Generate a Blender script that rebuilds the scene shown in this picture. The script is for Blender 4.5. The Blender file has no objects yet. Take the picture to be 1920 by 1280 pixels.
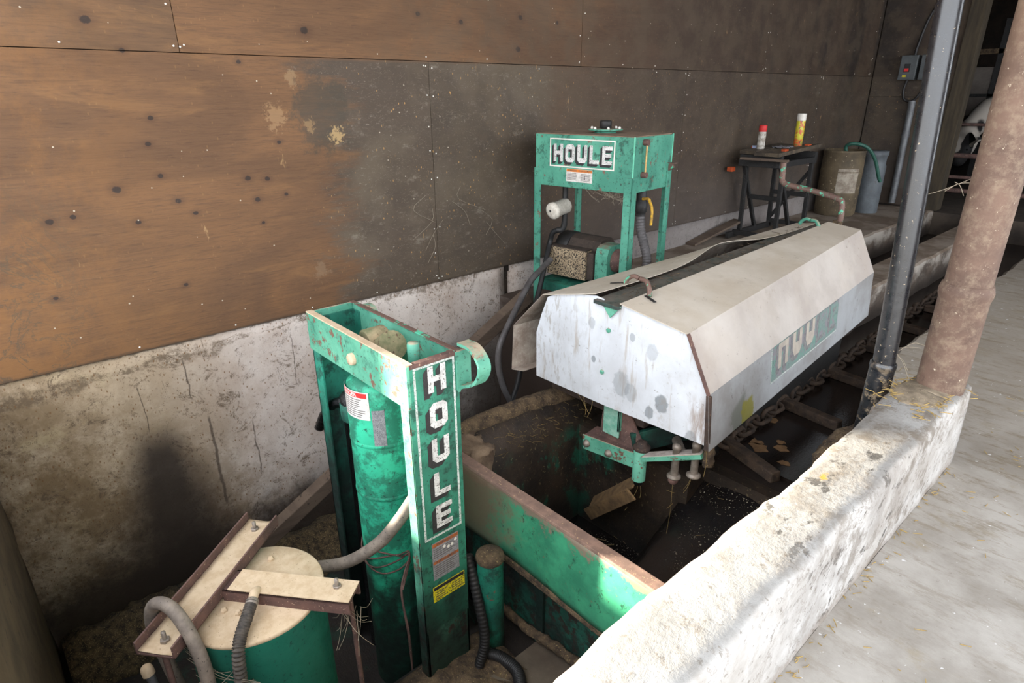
import bpy, bmesh, math, random
from mathutils import Vector, Matrix
random.seed(7)
SC = bpy.context.scene
COL = SC.collection
PI = math.pi

# ------------------------------------------------------------------ camera, sky, sun, exposure
cam_d = bpy.data.cameras.new('camera')
cam_d.sensor_width = 36.0
cam_d.lens = 36.0 * 1150.44 / 1920.0
cam_d.clip_start = 0.02
cam_d.clip_end = 200
cam = bpy.data.objects.new('camera', cam_d)
COL.objects.link(cam)
R = Matrix(((0.6669, -0.2743, 0.6928), (0.7451, 0.2529, -0.6171), (-0.00595, 0.9278, 0.3730)))
cam.matrix_world = Matrix.Translation((0, 0, 1.25)) @ R.to_4x4()
SC.camera = cam

W = bpy.data.worlds.new('sky')
SC.world = W
W.use_nodes = True
wn = W.node_tree
bgn = wn.nodes['Background']
bgn.inputs[0].default_value = (0.90, 0.94, 1.0, 1)
bgn.inputs[1].default_value = 2.8

sun_d = bpy.data.lights.new('sun', 'SUN')
sun_d.energy = 17.0
sun_d.angle = math.radians(2.2)
sun_d.color = (1.0, 0.93, 0.78)
sun = bpy.data.objects.new('sun', sun_d)
COL.objects.link(sun)
sun_dir = Vector((0.78 * math.cos(math.radians(12.5)), 0.625 * math.cos(math.radians(12.5)), -math.sin(math.radians(12.5))))
sun.rotation_euler = sun_dir.to_track_quat('-Z', 'Y').to_euler()

SC.view_settings.view_transform = 'Standard'
SC.view_settings.look = 'None'
SC.view_settings.exposure = 0.75
SC.view_settings.gamma = 1.0
SC.view_settings.use_curve_mapping = False

# ------------------------------------------------------------------ material toolkit
def lin(c):
    if len(c) == 4:
        return c
    return tuple(((v / 255) / 12.92 if v / 255 <= 0.04045 else ((v / 255 + 0.055) / 1.055) ** 2.4) for v in c) + (1.0,)

class MT:
    def __init__(s, name):
        s.m = bpy.data.materials.new(name)
        s.m.use_nodes = True
        s.t = s.m.node_tree
        s.p = s.t.nodes['Principled BSDF']
        s._pos = None
    def new(s, typ, **kw):
        n = s.t.nodes.new(typ)
        for k, v in kw.items():
            setattr(n, k, v)
        return n
    def put(s, sock, v):
        if isinstance(v, bpy.types.NodeSocket):
            s.t.links.new(v, sock)
        elif isinstance(v, (tuple, list)) and len(v) == 3 and sock.type == 'RGBA':
            sock.default_value = lin(v)
        else:
            sock.default_value = v
    def pos(s):
        if s._pos is None:
            s._pos = s.new('ShaderNodeNewGeometry').outputs['Position']
        return s._pos
    def nrm(s):
        n = s.new('ShaderNodeSeparateXYZ')
        s.put(n.inputs[0], s.new('ShaderNodeNewGeometry').outputs['Normal'])
        return n.outputs
    def xyz(s, v=None):
        n = s.new('ShaderNodeSeparateXYZ')
        s.put(n.inputs[0], v or s.pos())
        return n.outputs
    def vec(s, scale=(1, 1, 1), loc=(0, 0, 0), rot=(0, 0, 0)):
        n = s.new('ShaderNodeMapping')
        s.put(n.inputs['Vector'], s.pos())
        n.inputs['Scale'].default_value = scale
        n.inputs['Location'].default_value = loc
        n.inputs['Rotation'].default_value = rot
        return n.outputs[0]
    def noise(s, scale, detail=4, rough=0.55, vec=None, dist=0.0):
        n = s.new('ShaderNodeTexNoise')
        s.put(n.inputs['Vector'], vec or s.pos())
        n.inputs['Scale'].default_value = scale
        n.inputs['Detail'].default_value = detail
        n.inputs['Roughness'].default_value = rough
        n.inputs['Distortion'].default_value = dist
        return n.outputs['Fac']
    def vor(s, scale, vec=None, rnd=1.0, out='Distance'):
        n = s.new('ShaderNodeTexVoronoi')
        s.put(n.inputs['Vector'], vec or s.pos())
        n.inputs['Scale'].default_value = scale
        n.inputs['Randomness'].default_value = rnd
        return n.outputs[out]
    def f(s, op, a, b=0.0, c=0.0):
        n = s.new('ShaderNodeMath', operation=op)
        for i, v in enumerate((a, b, c)):
            s.put(n.inputs[i], v)
        return n.outputs[0]
    def rng(s, v, a, b, c=0.0, d=1.0):
        n = s.new('ShaderNodeMapRange')
        n.interpolation_type = 'SMOOTHSTEP'
        for i, q in enumerate((v, a, b, c, d)):
            s.put(n.inputs[i], q)
        return n.outputs[0]
    def mix(s, fac, a, b):
        n = s.new('ShaderNodeMix', data_type='RGBA')
        s.put(n.inputs[0], fac)
        s.put(n.inputs[6], a)
        s.put(n.inputs[7], b)
        return n.outputs[2]
    def done(s, color, rough=0.8, metal=0.0, bump=None, bs=0.3, bd=0.01, spec=0.5):
        s.put(s.p.inputs['Base Color'], color)
        s.put(s.p.inputs['Roughness'], rough)
        s.put(s.p.inputs['Metallic'], metal)
        s.put(s.p.inputs['Specular IOR Level'], spec)
        if bump is not None:
            b = s.new('ShaderNodeBump')
            b.inputs['Strength'].default_value = bs
            b.inputs['Distance'].default_value = bd
            s.put(b.inputs['Height'], bump)
            s.put(s.p.inputs['Normal'], b.outputs[0])
        return s.m

def painted(name, paint, dark, rust=(112, 84, 70), chip=0.56, grime=0.5, grime_col=(26, 26, 26), oil_z=None, dust=None, fine=1.0, rough=0.45):
    """old enamel over steel: chips of rust, grime, splashed oil below oil_z, dust lying on top faces"""
    m = MT(name)
    big = m.noise(3.2, 5, 0.6)
    c = m.mix(m.rng(big, 0.35, 0.68), paint, dark)
    g = m.noise(14 * fine, 8, 0.72)
    if grime > 0:
        c = m.mix(m.f('MULTIPLY', m.rng(g, 0.66 - 0.12 * grime, 0.74 - 0.1 * grime), 0.75), c, tuple(v * 0.55 for v in dark))
    sp = m.noise(60 * fine, 5, 0.8)
    c = m.mix(m.f('MULTIPLY', m.rng(sp, 0.58, 0.65), 0.8), c, grime_col)
    ch = m.noise(21 * fine, 7, 0.7, m.vec(loc=(3.1, 7.7, 1.3)))
    chip_f = m.rng(ch, chip, chip + 0.025)
    c = m.mix(chip_f, c, rust)
    if oil_z is not None:
        z0, z1 = oil_z
        zz = m.f('ADD', m.xyz()[2], m.f('MULTIPLY', m.f('SUBTRACT', m.noise(9, 6, 0.65, m.vec(scale=(1, 1, 0.6))), 0.5), 1.3))
        oil = m.rng(zz, z0, z1, 1, 0)
        c = m.mix(m.f('MULTIPLY', oil, 0.93), c, (17, 20, 21))
    if dust:
        up = m.rng(m.nrm()[2], 0.55, 0.9)
        dn = m.rng(m.noise(16, 6, 0.7), 0.3, 0.52)
        c = m.mix(m.f('MULTIPLY', up, m.f('MULTIPLY', dn, 0.92)), c, dust)
    r = m.rng(g, 0.3, 0.7, rough, rough + 0.3)
    return m.done(c, r, 0.0, m.f('ADD', m.f('MULTIPLY', chip_f, -0.6), m.f('MULTIPLY', g, 0.5)), 0.35, 0.004)

def plain(name, a, b=None, scale=12, rough=0.7, metal=0.0, speck=None, bump=0.25, det=6, bd=0.004, speck_t=0.64, stretch=(1, 1, 1)):
    m = MT(name)
    n = m.noise(scale, det, 0.65, m.vec(scale=stretch))
    c = m.mix(m.rng(n, 0.32, 0.68), a, b or tuple(v * 0.75 for v in a))
    if speck:
        c = m.mix(m.rng(m.noise(scale * 6, 3, 0.6), speck_t, speck_t + 0.05), c, speck)
    return m.done(c, rough, metal, n, bump, bd)

MAT = {}
# green enamels
MAT['green'] = painted('green_enamel', (108, 178, 152), (70, 138, 116), dust=(168, 150, 128), chip=0.6)
MAT['green_unit'] = painted('green_enamel_on_power_unit', (84, 156, 132), (60, 128, 108), chip=0.61, grime=1.1, dust=(128, 114, 98))
MAT['green_lift'] = painted('green_enamel_on_ram_frame', (108, 180, 150), (66, 138, 114), chip=0.57, grime=1.3, oil_z=(-0.75, -0.1), dust=(196, 172, 148))
MAT['green_dark'] = painted('oily_green_enamel', (40, 140, 116), (24, 92, 78), chip=0.66, grime=1.2, oil_z=(-0.35, 0.4))
MAT['green_cyl'] = painted('green_enamel_on_cylinder', (52, 184, 144), (38, 150, 118), chip=0.66, grime=1.8, oil_z=(-0.8, -0.25), fine=0.6)
MAT['green_letterface'] = painted('green_enamel_behind_letters', (58, 148, 120), (36, 98, 80), chip=0.68, grime=1.3, oil_z=(-1.1, 0.5))
MAT['green_plate'] = painted('scraped_green_plate', (60, 160, 126), (44, 124, 98), rust=(118, 104, 90), chip=0.54, grime=1.4, dust=(170, 140, 118))
def scraped_plate():
    m = MT('scraped_green_divider_plate')
    x, y, z = m.xyz()
    n1 = m.noise(4, 7, 0.7)
    c = m.mix(m.rng(n1, 0.35, 0.65), (64, 154, 114), (44, 116, 88))
    c = m.mix(m.rng(m.noise(24, 8, 0.85, m.vec(scale=(1, 1, 0.7))), 0.56, 0.62, 0, 0.8), c, (26, 44, 38))
    wob = m.f('MULTIPLY', m.f('SUBTRACT', m.noise(8, 9, 0.8), 0.5), 0.34)
    e = m.f('ADD', z, wob)
    c = m.mix(m.f('MULTIPLY', m.rng(e, -0.215, -0.19), 0.9), c, (128, 108, 94))
    l = m.f('ADD', x, m.f('MULTIPLY', wob, 2.6))
    c = m.mix(m.f('MULTIPLY', m.rng(l, -1.42, -1.62), 0.85), c, (104, 84, 68))
    c = m.mix(m.rng(m.noise(50, 6, 0.85), 0.6, 0.66, 0, 0.7), c, (120, 98, 76))
    c = m.mix(m.rng(z, -0.40, -0.49, 0, 0.35), c, (40, 90, 74))
    return m.done(c, 0.55, 0, n1, 0.3, 0.004)
MAT['green_plate'] = scraped_plate()
MAT['green_tank'] = painted('green_enamel_drum', (42, 126, 106), (36, 108, 92), chip=0.68, grime=0.2, rough=0.35)
MAT['green_sunk'] = painted('sunken_green_plate', (26, 84, 70), (22, 30, 30), chip=0.52, rust=(38, 32, 28), grime=1.6)
MAT['rust_green'] = painted('rusted_rod_with_green_remains', (112, 86, 76), (96, 74, 66), rust=(84, 180, 146), chip=0.565, grime=0)
MAT['rust'] = plain('rusty_steel', (112, 84, 76), (78, 60, 56), 18, 0.85, speck=(150, 128, 112))
MAT['rust_dark'] = plain('dark_rusty_steel', (70, 54, 46), (44, 34, 30), 14, 0.8, speck=(110, 90, 70))
MAT['rust_edge'] = plain('rust_brown_flange', (104, 76, 68), (80, 60, 56), 24, 0.8, speck=(170, 145, 122))
MAT['dust_steel'] = plain('thick_tan_dust', (202, 180, 152), (184, 160, 130), 26, 0.95, speck=(132, 112, 88), bump=0.4, speck_t=0.66)
MAT['black_oil'] = plain('black_greasy_metal', (22, 21, 22), (12, 12, 13), 30, 0.3, bump=0.9, bd=0.012)
MAT['black'] = plain('black_rubber', (34, 33, 34), (24, 23, 24), 20, 0.55)
MAT['black_steel'] = plain('black_steel', (38, 37, 37), (28, 27, 26), 20, 0.6, speck=(82, 76, 68))
MAT['hose'] = plain('dusty_rubber_hose', (136, 124, 112), (104, 94, 86), 20, 0.7, speck=(50, 46, 44))
MAT['hose_grey'] = plain('grey_oily_hose', (92, 88, 88), (66, 62, 62), 14, 0.5)
MAT['steel'] = plain('dull_steel', (150, 140, 130), (120, 110, 100), 30, 0.5, 0.3, speck=(90, 70, 60))
MAT['galv_post'] = plain('green_white_galvanised', (150, 188, 172), (96, 158, 136), 24, 0.6, speck=(176, 150, 128))
MAT['wood_beam'] = plain('weathered_timber', (104, 88, 74), (80, 66, 56), 7, 0.85, stretch=(0.4, 0.4, 3), speck=(60, 50, 42))
MAT['white_paint'] = plain('worn_white_print', (214, 214, 210), (176, 174, 172), 30, 0.6, speck=(100, 94, 90), speck_t=0.57)
MAT['black_print'] = plain('black_print', (34, 32, 34), (44, 40, 42), 60, 0.6, speck=(80, 90, 84))
MAT['frame_print'] = plain('worn_white_border', (202, 206, 202), (164, 172, 166), 40, 0.6, speck=(84, 122, 104), speck_t=0.55)
MAT['label_white'] = plain('white_label', (214, 210, 204), (188, 182, 176), 60, 0.6, speck=(100, 95, 90), speck_t=0.63)
MAT['label_dirty'] = plain('worn_grey_label', (150, 148, 150), (120, 118, 122), 90, 0.6, speck=(60, 58, 64), speck_t=0.54)
MAT['orange'] = plain('orange_print', (216, 124, 40), (196, 108, 34), 50, 0.6, speck=(120, 70, 40))
MAT['orange_dirty'] = plain('worn_orange_print', (172, 94, 44), (130, 74, 44), 60, 0.6, speck=(90, 60, 44), speck_t=0.58)
MAT['yellow'] = plain('scratched_yellow_print', (218, 204, 24), (200, 186, 30), 40, 0.6, speck=(70, 70, 30), speck_t=0.53)
MAT['red'] = plain('red_print', (204, 44, 44), (186, 36, 36), 50, 0.6)
MAT['ink'] = plain('dark_ink', (70, 64, 62), (90, 84, 80), 90, 0.7)
MAT['brass'] = plain('brass', (190, 158, 104), (160, 130, 84), 40, 0.4, 0.4)
MAT['filter'] = plain('white_filter_can', (214, 208, 196), (190, 182, 168), 40, 0.45, speck=(60, 54, 50), speck_t=0.62)
MAT['motor_box'] = plain('tan_speckled_box', (180, 160, 130), (150, 130, 104), 22, 0.7, speck=(44, 36, 30), speck_t=0.5)
MAT['motor_top'] = plain('oily_brown_dust', (66, 54, 46), (48, 40, 34), 20, 0.8, speck=(90, 78, 66))
MAT['yellow_handle'] = plain('yellow_handle', (206, 160, 30), (150, 116, 60), 60, 0.6)
MAT['grey_box'] = plain('grey_enamel', (78, 82, 84), (66, 70, 72), 12, 0.5)
MAT['conduit'] = plain('galvanised_conduit', (112, 114, 116), (84, 86, 88), 14, 0.45, 0.2, speck=(80, 72, 64))
MAT['debris'] = plain('tan_chaff_and_dirt', (104, 88, 62), (42, 34, 26), 34, 0.95, speck=(160, 140, 96), bump=1.0, bd=0.02, speck_t=0.6)
MAT['manure'] = plain('dried_manure', (106, 88, 66), (58, 46, 36), 22, 0.95, speck=(150, 130, 88), bump=1.0, bd=0.02, speck_t=0.62)
MAT['straw'] = plain('straw', (186, 158, 96), (150, 124, 72), 60, 0.8)
MAT['dry_straw'] = plain('brown_straw', (134, 112, 66), (90, 74, 46), 60, 0.8)
MAT['seam_green'] = plain('bright_green_edge', (110, 200, 168), (90, 170, 142), 30, 0.5)
MAT['web'] = plain('dusty_cobweb', (150, 138, 120), (130, 120, 104), 30, 0.9)
MAT['chain'] = plain('muddy_chain', (76, 60, 48), (44, 35, 29), 24, 0.8, speck=(112, 94, 72), bump=0.8, bd=0.006)
MAT['white_plastic'] = plain('white_plastic', (224, 220, 212), (206, 200, 190), 20, 0.5)
MAT['can_dirty'] = plain('dirty_white_can', (204, 200, 192), (120, 106, 90), 26, 0.6)
MAT['blue_paper'] = plain('pale_blue_paper', (150, 160, 190), (130, 138, 160), 20, 0.7)
MAT['rag'] = plain('grey_rag', (140, 140, 146), (110, 108, 112), 40, 0.9)
MAT['barrel'] = plain('dirty_tan_barrel', (104, 90, 68), (76, 66, 52), 7, 0.75, speck=(160, 146, 118), det=8)
MAT['bluegrey'] = plain('blue_grey_can', (98, 104, 108), (78, 82, 86), 8, 0.6, speck=(80, 74, 66))
MAT['garden_hose'] = plain('green_hose', (44, 92, 78), (34, 74, 62), 20, 0.5)
MAT['orange_peg'] = plain('orange_peg', (184, 76, 32), (160, 66, 28), 30, 0.5)
MAT['board'] = plain('grimy_bench_board', (92, 80, 64), (54, 46, 38), 12, 0.85, speck=(120, 106, 84), bump=0.6)
MAT['cow_ear'] = plain('orange_ear_tag', (190, 96, 52), (170, 84, 48), 20, 0.6)
MAT['stone'] = plain('light_barn_panel', (110, 102, 96), (92, 84, 78), 5, 0.8)
MAT['barn_dark'] = plain('dark_barn_boards', (48, 38, 30), (30, 24, 20), 6, 0.9)

KNOTS = [(.53, 1.52, 1.6), (.5, .9, 1.5), (.25, .8, 1.2), (.33, .81, 1.0), (.67, .94, 1.0), (.65, 1.07, 1.0), (.68, 1.17, 1.0), (1.03, .9, 1.2), (1.12, .89, 1.1), (1.06, .8, 1.1), (.72, .83, 1.1), (.78, .77, .9), (.55, .76, 1.0), (1.39, 1.53, 1.6), (2.02, 1.64, 1.2), (2.3, 1.62, 1.3), (1.2, 1.05, .9), (1.07, 1.39, .9), (.63, 1.42, 1.0), (1.2, .81, .9), (1.07, .69, .7), (.68, .46, .9), (2.74, 1.67, 1.5), (2.72, 1.50, 1.6), (3.05, 1.66, 1.2), (.13, 1.0, .9), (.16, 1.22, .8), (.2, .5, .8)]

def make_plywood(name, seed, base, ybox=None):
    m = MT(name)
    x, y, z = m.xyz()
    grain = m.noise(9, 10, 0.72, m.vec(scale=(1, 0.8, 15), loc=(seed, seed * 2.3, 0)), 0.8)
    fine = m.noise(34, 6, 0.75, m.vec(scale=(1, 0.35, 4), loc=(seed, 0, 0)), 0.5)
    broad = m.noise(1.3, 6, 0.6, m.vec(scale=(1, 0.8, 2.4), loc=(seed * 1.7, 0, seed)), 1.2)
    c = m.mix(m.rng(broad, 0.34, 0.66), base[0], base[1])
    c = m.mix(m.f('MULTIPLY', m.rng(grain, 0.44, 0.66), 0.6), c, base[2])
    c = m.mix(m.f('MULTIPLY', m.rng(fine, 0.54, 0.7), 0.5), c, base[3])
    c = m.mix(m.f('MULTIPLY', m.rng(m.noise(3.5, 7, 0.7, m.vec(scale=(1, 0.6, 3), loc=(2, 1, seed)), 0.6), 0.52, 0.7), 0.35), c, (138, 100, 60))
    # orange, craquelured weathering near the doorway
    pk = m.rng(m.noise(3.0, 8, 0.75, m.vec(loc=(1, 2, 3))), 0.42, 0.6)
    c = m.mix(m.f('MULTIPLY', m.rng(y, 0.9, -0.1, 0, 0.6), pk), c, (132, 90, 46))
    ck = m.f('ABSOLUTE', m.f('SUBTRACT', m.noise(4.5, 8, 0.7, None, 0.8), 0.5))
    c = m.mix(m.f('MULTIPLY', m.rng(ck, 0.02, 0.004), m.f('MULTIPLY', m.rng(y, 0.5, 0.0, 0, 0.7), m.rng(z, 1.1, 0.7))), c, (78, 66, 50))
    # browner far end, with light falloff painted in as darkening
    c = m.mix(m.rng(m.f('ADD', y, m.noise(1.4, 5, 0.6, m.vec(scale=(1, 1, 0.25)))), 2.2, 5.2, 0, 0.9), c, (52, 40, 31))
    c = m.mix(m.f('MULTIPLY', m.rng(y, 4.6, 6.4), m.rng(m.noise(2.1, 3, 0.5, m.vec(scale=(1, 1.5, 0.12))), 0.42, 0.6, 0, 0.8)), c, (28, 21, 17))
    # knots
    if ybox:
        md = None
        for (ky, kz, ks) in KNOTS:
            if ybox[0] - 0.02 < ky < ybox[1] + 0.02 and ybox[2] - 0.02 < kz < ybox[3] + 0.02:
                n = m.new('ShaderNodeVectorMath', operation='DISTANCE')
                m.put(n.inputs[0], m.vec(scale=(0, 1, 1.25)))
                n.inputs[1].default_value = (0, ky, kz * 1.25)
                dd = m.f('DIVIDE', n.outputs['Value'], ks * 0.78)
                md = dd if md is None else m.f('MINIMUM', md, dd)
        if md is not None:
            md = m.f('ADD', md, m.f('MULTIPLY', m.f('SUBTRACT', m.noise(60, 3), 0.5), 0.012))
            c = m.mix(m.rng(md, 0.05, 0.012, 0, 0.4), c, (66, 42, 26))
            c = m.mix(m.rng(md, 0.017, 0.011, 0, 0.95), c, (44, 31, 23))
    # grey dust-caked field with ragged left edge under a clean upper row
    wob = m.f('MULTIPLY', m.f('SUBTRACT', m.noise(2.6, 7, 0.72, m.vec(scale=(1, 0.7, 2.8))), 0.5), 1.3)
    yy = m.f('ADD', y, wob)
    fld = m.f('MULTIPLY', m.rng(yy, 1.3, 1.62), m.rng(z, 1.43, 1.40))
    fld = m.f('MULTIPLY', fld, m.rng(y, 3.1, 2.85, 0.35, 1.0))
    c = m.mix(m.f('MULTIPLY', fld, 0.86), c, (64, 56, 47))
    c = m.mix(m.f('MULTIPLY', fld, m.rng(m.noise(1.9, 5, 0.6, m.vec(loc=(4, 4, 1))), 0.45, 0.65, 0, 0.6)), c, (98, 86, 70))
    up = m.f('MULTIPLY', m.rng(yy, 1.5, 2.4, 0, 0.4), m.rng(m.noise(5, 6, 0.7), 0.4, 0.6))
    c = m.mix(up, c, (82, 69, 53))
    # fibres and flecks stuck in that field
    fib = m.noise(30, 7, 0.85, m.vec(scale=(1, 0.8, 1.8)), 2.2)
    c = m.mix(m.f('MULTIPLY', m.rng(fib, 0.56, 0.66), m.f('MULTIPLY', m.f('ADD', fld, 0.1), 0.75)), c, (136, 126, 112))
    cl = m.noise(6, 8, 0.8, m.vec(loc=(2, 9, 4), scale=(1, 1, 2.0)))
    c = m.mix(m.f('MULTIPLY', m.rng(cl, 0.56, 0.68), m.f('MULTIPLY', fld, 0.55)), c, (128, 118, 104))
    fl = m.vor(26, m.vec(scale=(1, 1.5, 0.8)))
    flm = m.f('MULTIPLY', m.rng(fl, 0.15, 0.10), m.rng(m.noise(4, 4), 0.4, 0.58))
    c = m.mix(m.f('MULTIPLY', flm, m.f('ADD', m.f('MULTIPLY', fld, 0.85), 0.15)), c, (164, 126, 76))
    # round burnt scuff and pale scrapes inside it
    for (py, pz, pr, pc, amt) in ((1.43, 1.17, 0.17, (62, 54, 42), 0.7), (1.50, 1.07, 0.035, (196, 164, 112), 0.9), (1.20, 1.16, 0.05, (156, 124, 88), 0.8), (1.30, 1.33, 0.03, (150, 124, 90), 0.7), (1.33, 0.41, 0.04, (130, 108, 84), 0.7), (1.36, 1.12, 0.03, (170, 136, 92), .6)):
        if ybox and not (ybox[0] - pr < py < ybox[1] + pr and ybox[2] - pr < pz < ybox[3] + pr):
            continue
        n = m.new('ShaderNodeVectorMath', operation='DISTANCE')
        m.put(n.inputs[0], m.vec(scale=(0, 1, 0.8)))
        n.inputs[1].default_value = (0, py, pz * 0.8)
        dd = m.f('ADD', n.outputs['Value'], m.f('MULTIPLY', m.f('SUBTRACT', m.noise(14 if pr > .1 else 40, 6, 0.75), 0.5), pr * (2.2 if pr > .1 else 4.5)))
        c = m.mix(m.rng(dd, pr, pr * 0.6, 0, amt * (1.0 if pr > .1 else 0.6)), c, pc)
    sc = m.noise(9, 5, 0.7, m.vec(scale=(1, 1.6, 0.5), loc=(7, 1, 3)))
    c = m.mix(m.f('MULTIPLY', m.rng(sc, 0.68, 0.74), 0.6), c, (164, 132, 90))
    ws = m.vor(13, m.vec(loc=(seed, 1, 1)))
    c = m.mix(m.f('MULTIPLY', m.rng(ws, 0.05, 0.04), 0.7), c, (196, 184, 164))
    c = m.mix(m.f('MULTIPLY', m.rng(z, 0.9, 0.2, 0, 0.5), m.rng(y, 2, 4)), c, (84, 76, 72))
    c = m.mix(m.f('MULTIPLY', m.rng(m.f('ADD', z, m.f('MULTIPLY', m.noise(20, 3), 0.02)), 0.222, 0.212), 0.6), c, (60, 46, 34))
    return m.done(c, m.rng(broad, 0.3, 0.7, 0.62, 0.8), 0, m.f('ADD', grain, m.f('MULTIPLY', fib, 0.6)), 0.3, 0.004)

PLY_A = ((112, 78, 46), (96, 69, 46), (80, 55, 35), (58, 40, 28))
PLY_B = ((106, 76, 48), (90, 67, 46), (74, 53, 36), (56, 40, 30))

def make_wall_concrete():
    m = MT('whitewashed_concrete_wall')
    x, y, z = m.xyz()
    n1 = m.noise(2.4, 8, 0.7)
    c = m.mix(m.rng(n1, 0.34, 0.66), (206, 196, 188), (176, 160, 148))
    c = m.mix(m.f('MULTIPLY', m.rng(y, 1.0, 0.3), 0.75), c, (168, 146, 114))
    soil = m.f('MULTIPLY', m.rng(m.f('ADD', y, m.f('MULTIPLY', z, 0.8)), 0.95, -0.2), m.rng(m.noise(4.5, 9, 0.78), 0.32, 0.58))
    c = m.mix(m.f('MULTIPLY', soil, 0.85), c, (106, 84, 54))
    pale = m.f('MULTIPLY', m.rng(m.noise(3.2, 7, 0.7, m.vec(loc=(7, 3, 3), scale=(1, 1, 1.5))), 0.54, 0.66), m.rng(y, 0.6, 0.1, 0, 0.5))
    c = m.mix(pale, c, (178, 160, 126))
    # dirt creeping under the sheet edge
    ln = m.f('ADD', 0.13, m.f('MULTIPLY', m.f('SUBTRACT', y, 0.5), 0.04))
    e = m.f('ABSOLUTE', m.f('SUBTRACT', m.f('ADD', z, m.f('MULTIPLY', m.f('SUBTRACT', m.noise(5, 8, 0.8), 0.5), 0.12)), ln))
    wd = m.f('MULTIPLY', m.rng(m.noise(2.2, 3), 0.36, 0.62), 0.055)
    band = m.f('MULTIPLY', m.rng(m.f('DIVIDE', e, m.f('ADD', wd, 0.002)), 1.2, 0.5), m.rng(m.noise(17, 8, 0.85), 0.42, 0.56))
    c = m.mix(m.f('MULTIPLY', band, 0.75), c, (88, 72, 54))
    c = m.mix(m.rng(m.f('ADD', z, m.f('MULTIPLY', m.noise(30, 4), 0.02)), 0.196, 0.205, 0, 0.85), c, (66, 54, 42))
    # specks, chaff splinters and scratches
    sp = m.noise(24, 8, 0.9)
    c = m.mix(m.rng(sp, 0.565, 0.61, 0, 0.85), c, (84, 66, 48))
    fl = m.vor(34, m.vec(scale=(1, 1.7, 0.9), rot=(0.5, 0, 0)))
    c = m.mix(m.f('MULTIPLY', m.rng(fl, 0.2, 0.14), m.f('MULTIPLY', m.rng(m.noise(5, 3), 0.38, 0.52), 0.85)), c, (112, 82, 50))
    sp2 = m.noise(7, 9, 0.88, None, 1.0)
    c = m.mix(m.rng(sp2, 0.55, 0.61, 0, 0.8), c, (88, 72, 55))
    hl = m.f('ABSOLUTE', m.f('SUBTRACT', m.noise(3.2, 6, 0.7, m.vec(loc=(3, 3, 3), scale=(1, 1, 0.8))), 0.5))
    c = m.mix(m.f('MULTIPLY', m.rng(hl, 0.004, 0.0), m.rng(y, 0.9, 0.3, 0.15, 0.6)), c, (78, 62, 46))
    # few upright cracks
    for (cy, z0, z1, w) in ((0.60, 0.12, -0.12, 0.003), (0.66, -0.2, -0.75, 0.006), (0.40, 0.05, -0.22, 0.002), (1.12, 0.1, -0.2, 0.002), (0.86, -0.3, -0.65, 0.003)):
        dy = m.f('ABSOLUTE', m.f('SUBTRACT', m.f('ADD', y, m.f('MULTIPLY', m.f('SUBTRACT', m.noise(6, 5, 0.7), 0.5), 0.04)), cy))
        k_ = m.f('MULTIPLY', m.rng(dy, w * 1.6, w * 0.5), m.f('MULTIPLY', m.rng(z, z0, z0 - 0.03), m.rng(z, z1, z1 + 0.05)))
        c = m.mix(m.f('MULTIPLY', k_, 0.75), c, (62, 50, 40))
    # dark patch above the drum, widening downwards
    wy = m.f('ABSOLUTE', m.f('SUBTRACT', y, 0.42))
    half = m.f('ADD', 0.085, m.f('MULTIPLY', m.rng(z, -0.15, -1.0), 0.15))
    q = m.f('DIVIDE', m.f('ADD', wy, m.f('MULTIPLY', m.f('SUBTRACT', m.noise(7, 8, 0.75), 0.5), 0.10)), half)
    dark_patch = m.f('MULTIPLY', m.rng(q, 1.9, 0.3), m.rng(m.f('ADD', z, m.f('MULTIPLY', m.f('SUBTRACT', m.noise(9, 6), 0.5), 0.12)), -0.10, -0.34))
    c = m.mix(m.f('MULTIPLY', dark_patch, 0.93), c, (40, 31, 24))
    # darker towards the bottom
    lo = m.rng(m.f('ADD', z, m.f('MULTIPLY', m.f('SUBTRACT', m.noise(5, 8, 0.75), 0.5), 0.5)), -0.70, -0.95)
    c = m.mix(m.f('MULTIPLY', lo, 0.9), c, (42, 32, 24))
    # far end darker towards the bottom
    fe = m.rng(m.f('ADD', y, m.f('MULTIPLY', m.f('SUBTRACT', m.noise(4, 6, 0.7), 0.5), 0.8)), 1.9, 2.4)
    c = m.mix(m.f('MULTIPLY', fe, m.rng(z, 0.05, -0.5, 0, 0.85)), c, (66, 56, 50))
    c = m.mix(m.f('MULTIPLY', m.rng(y, 2.7, 3.2), 0.75), c, (100, 96, 96))
    return m.done(c, 0.85, 0, m.f('ADD', n1, m.f('MULTIPLY', sp2, 0.5)), 0.5, 0.012)

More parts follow.
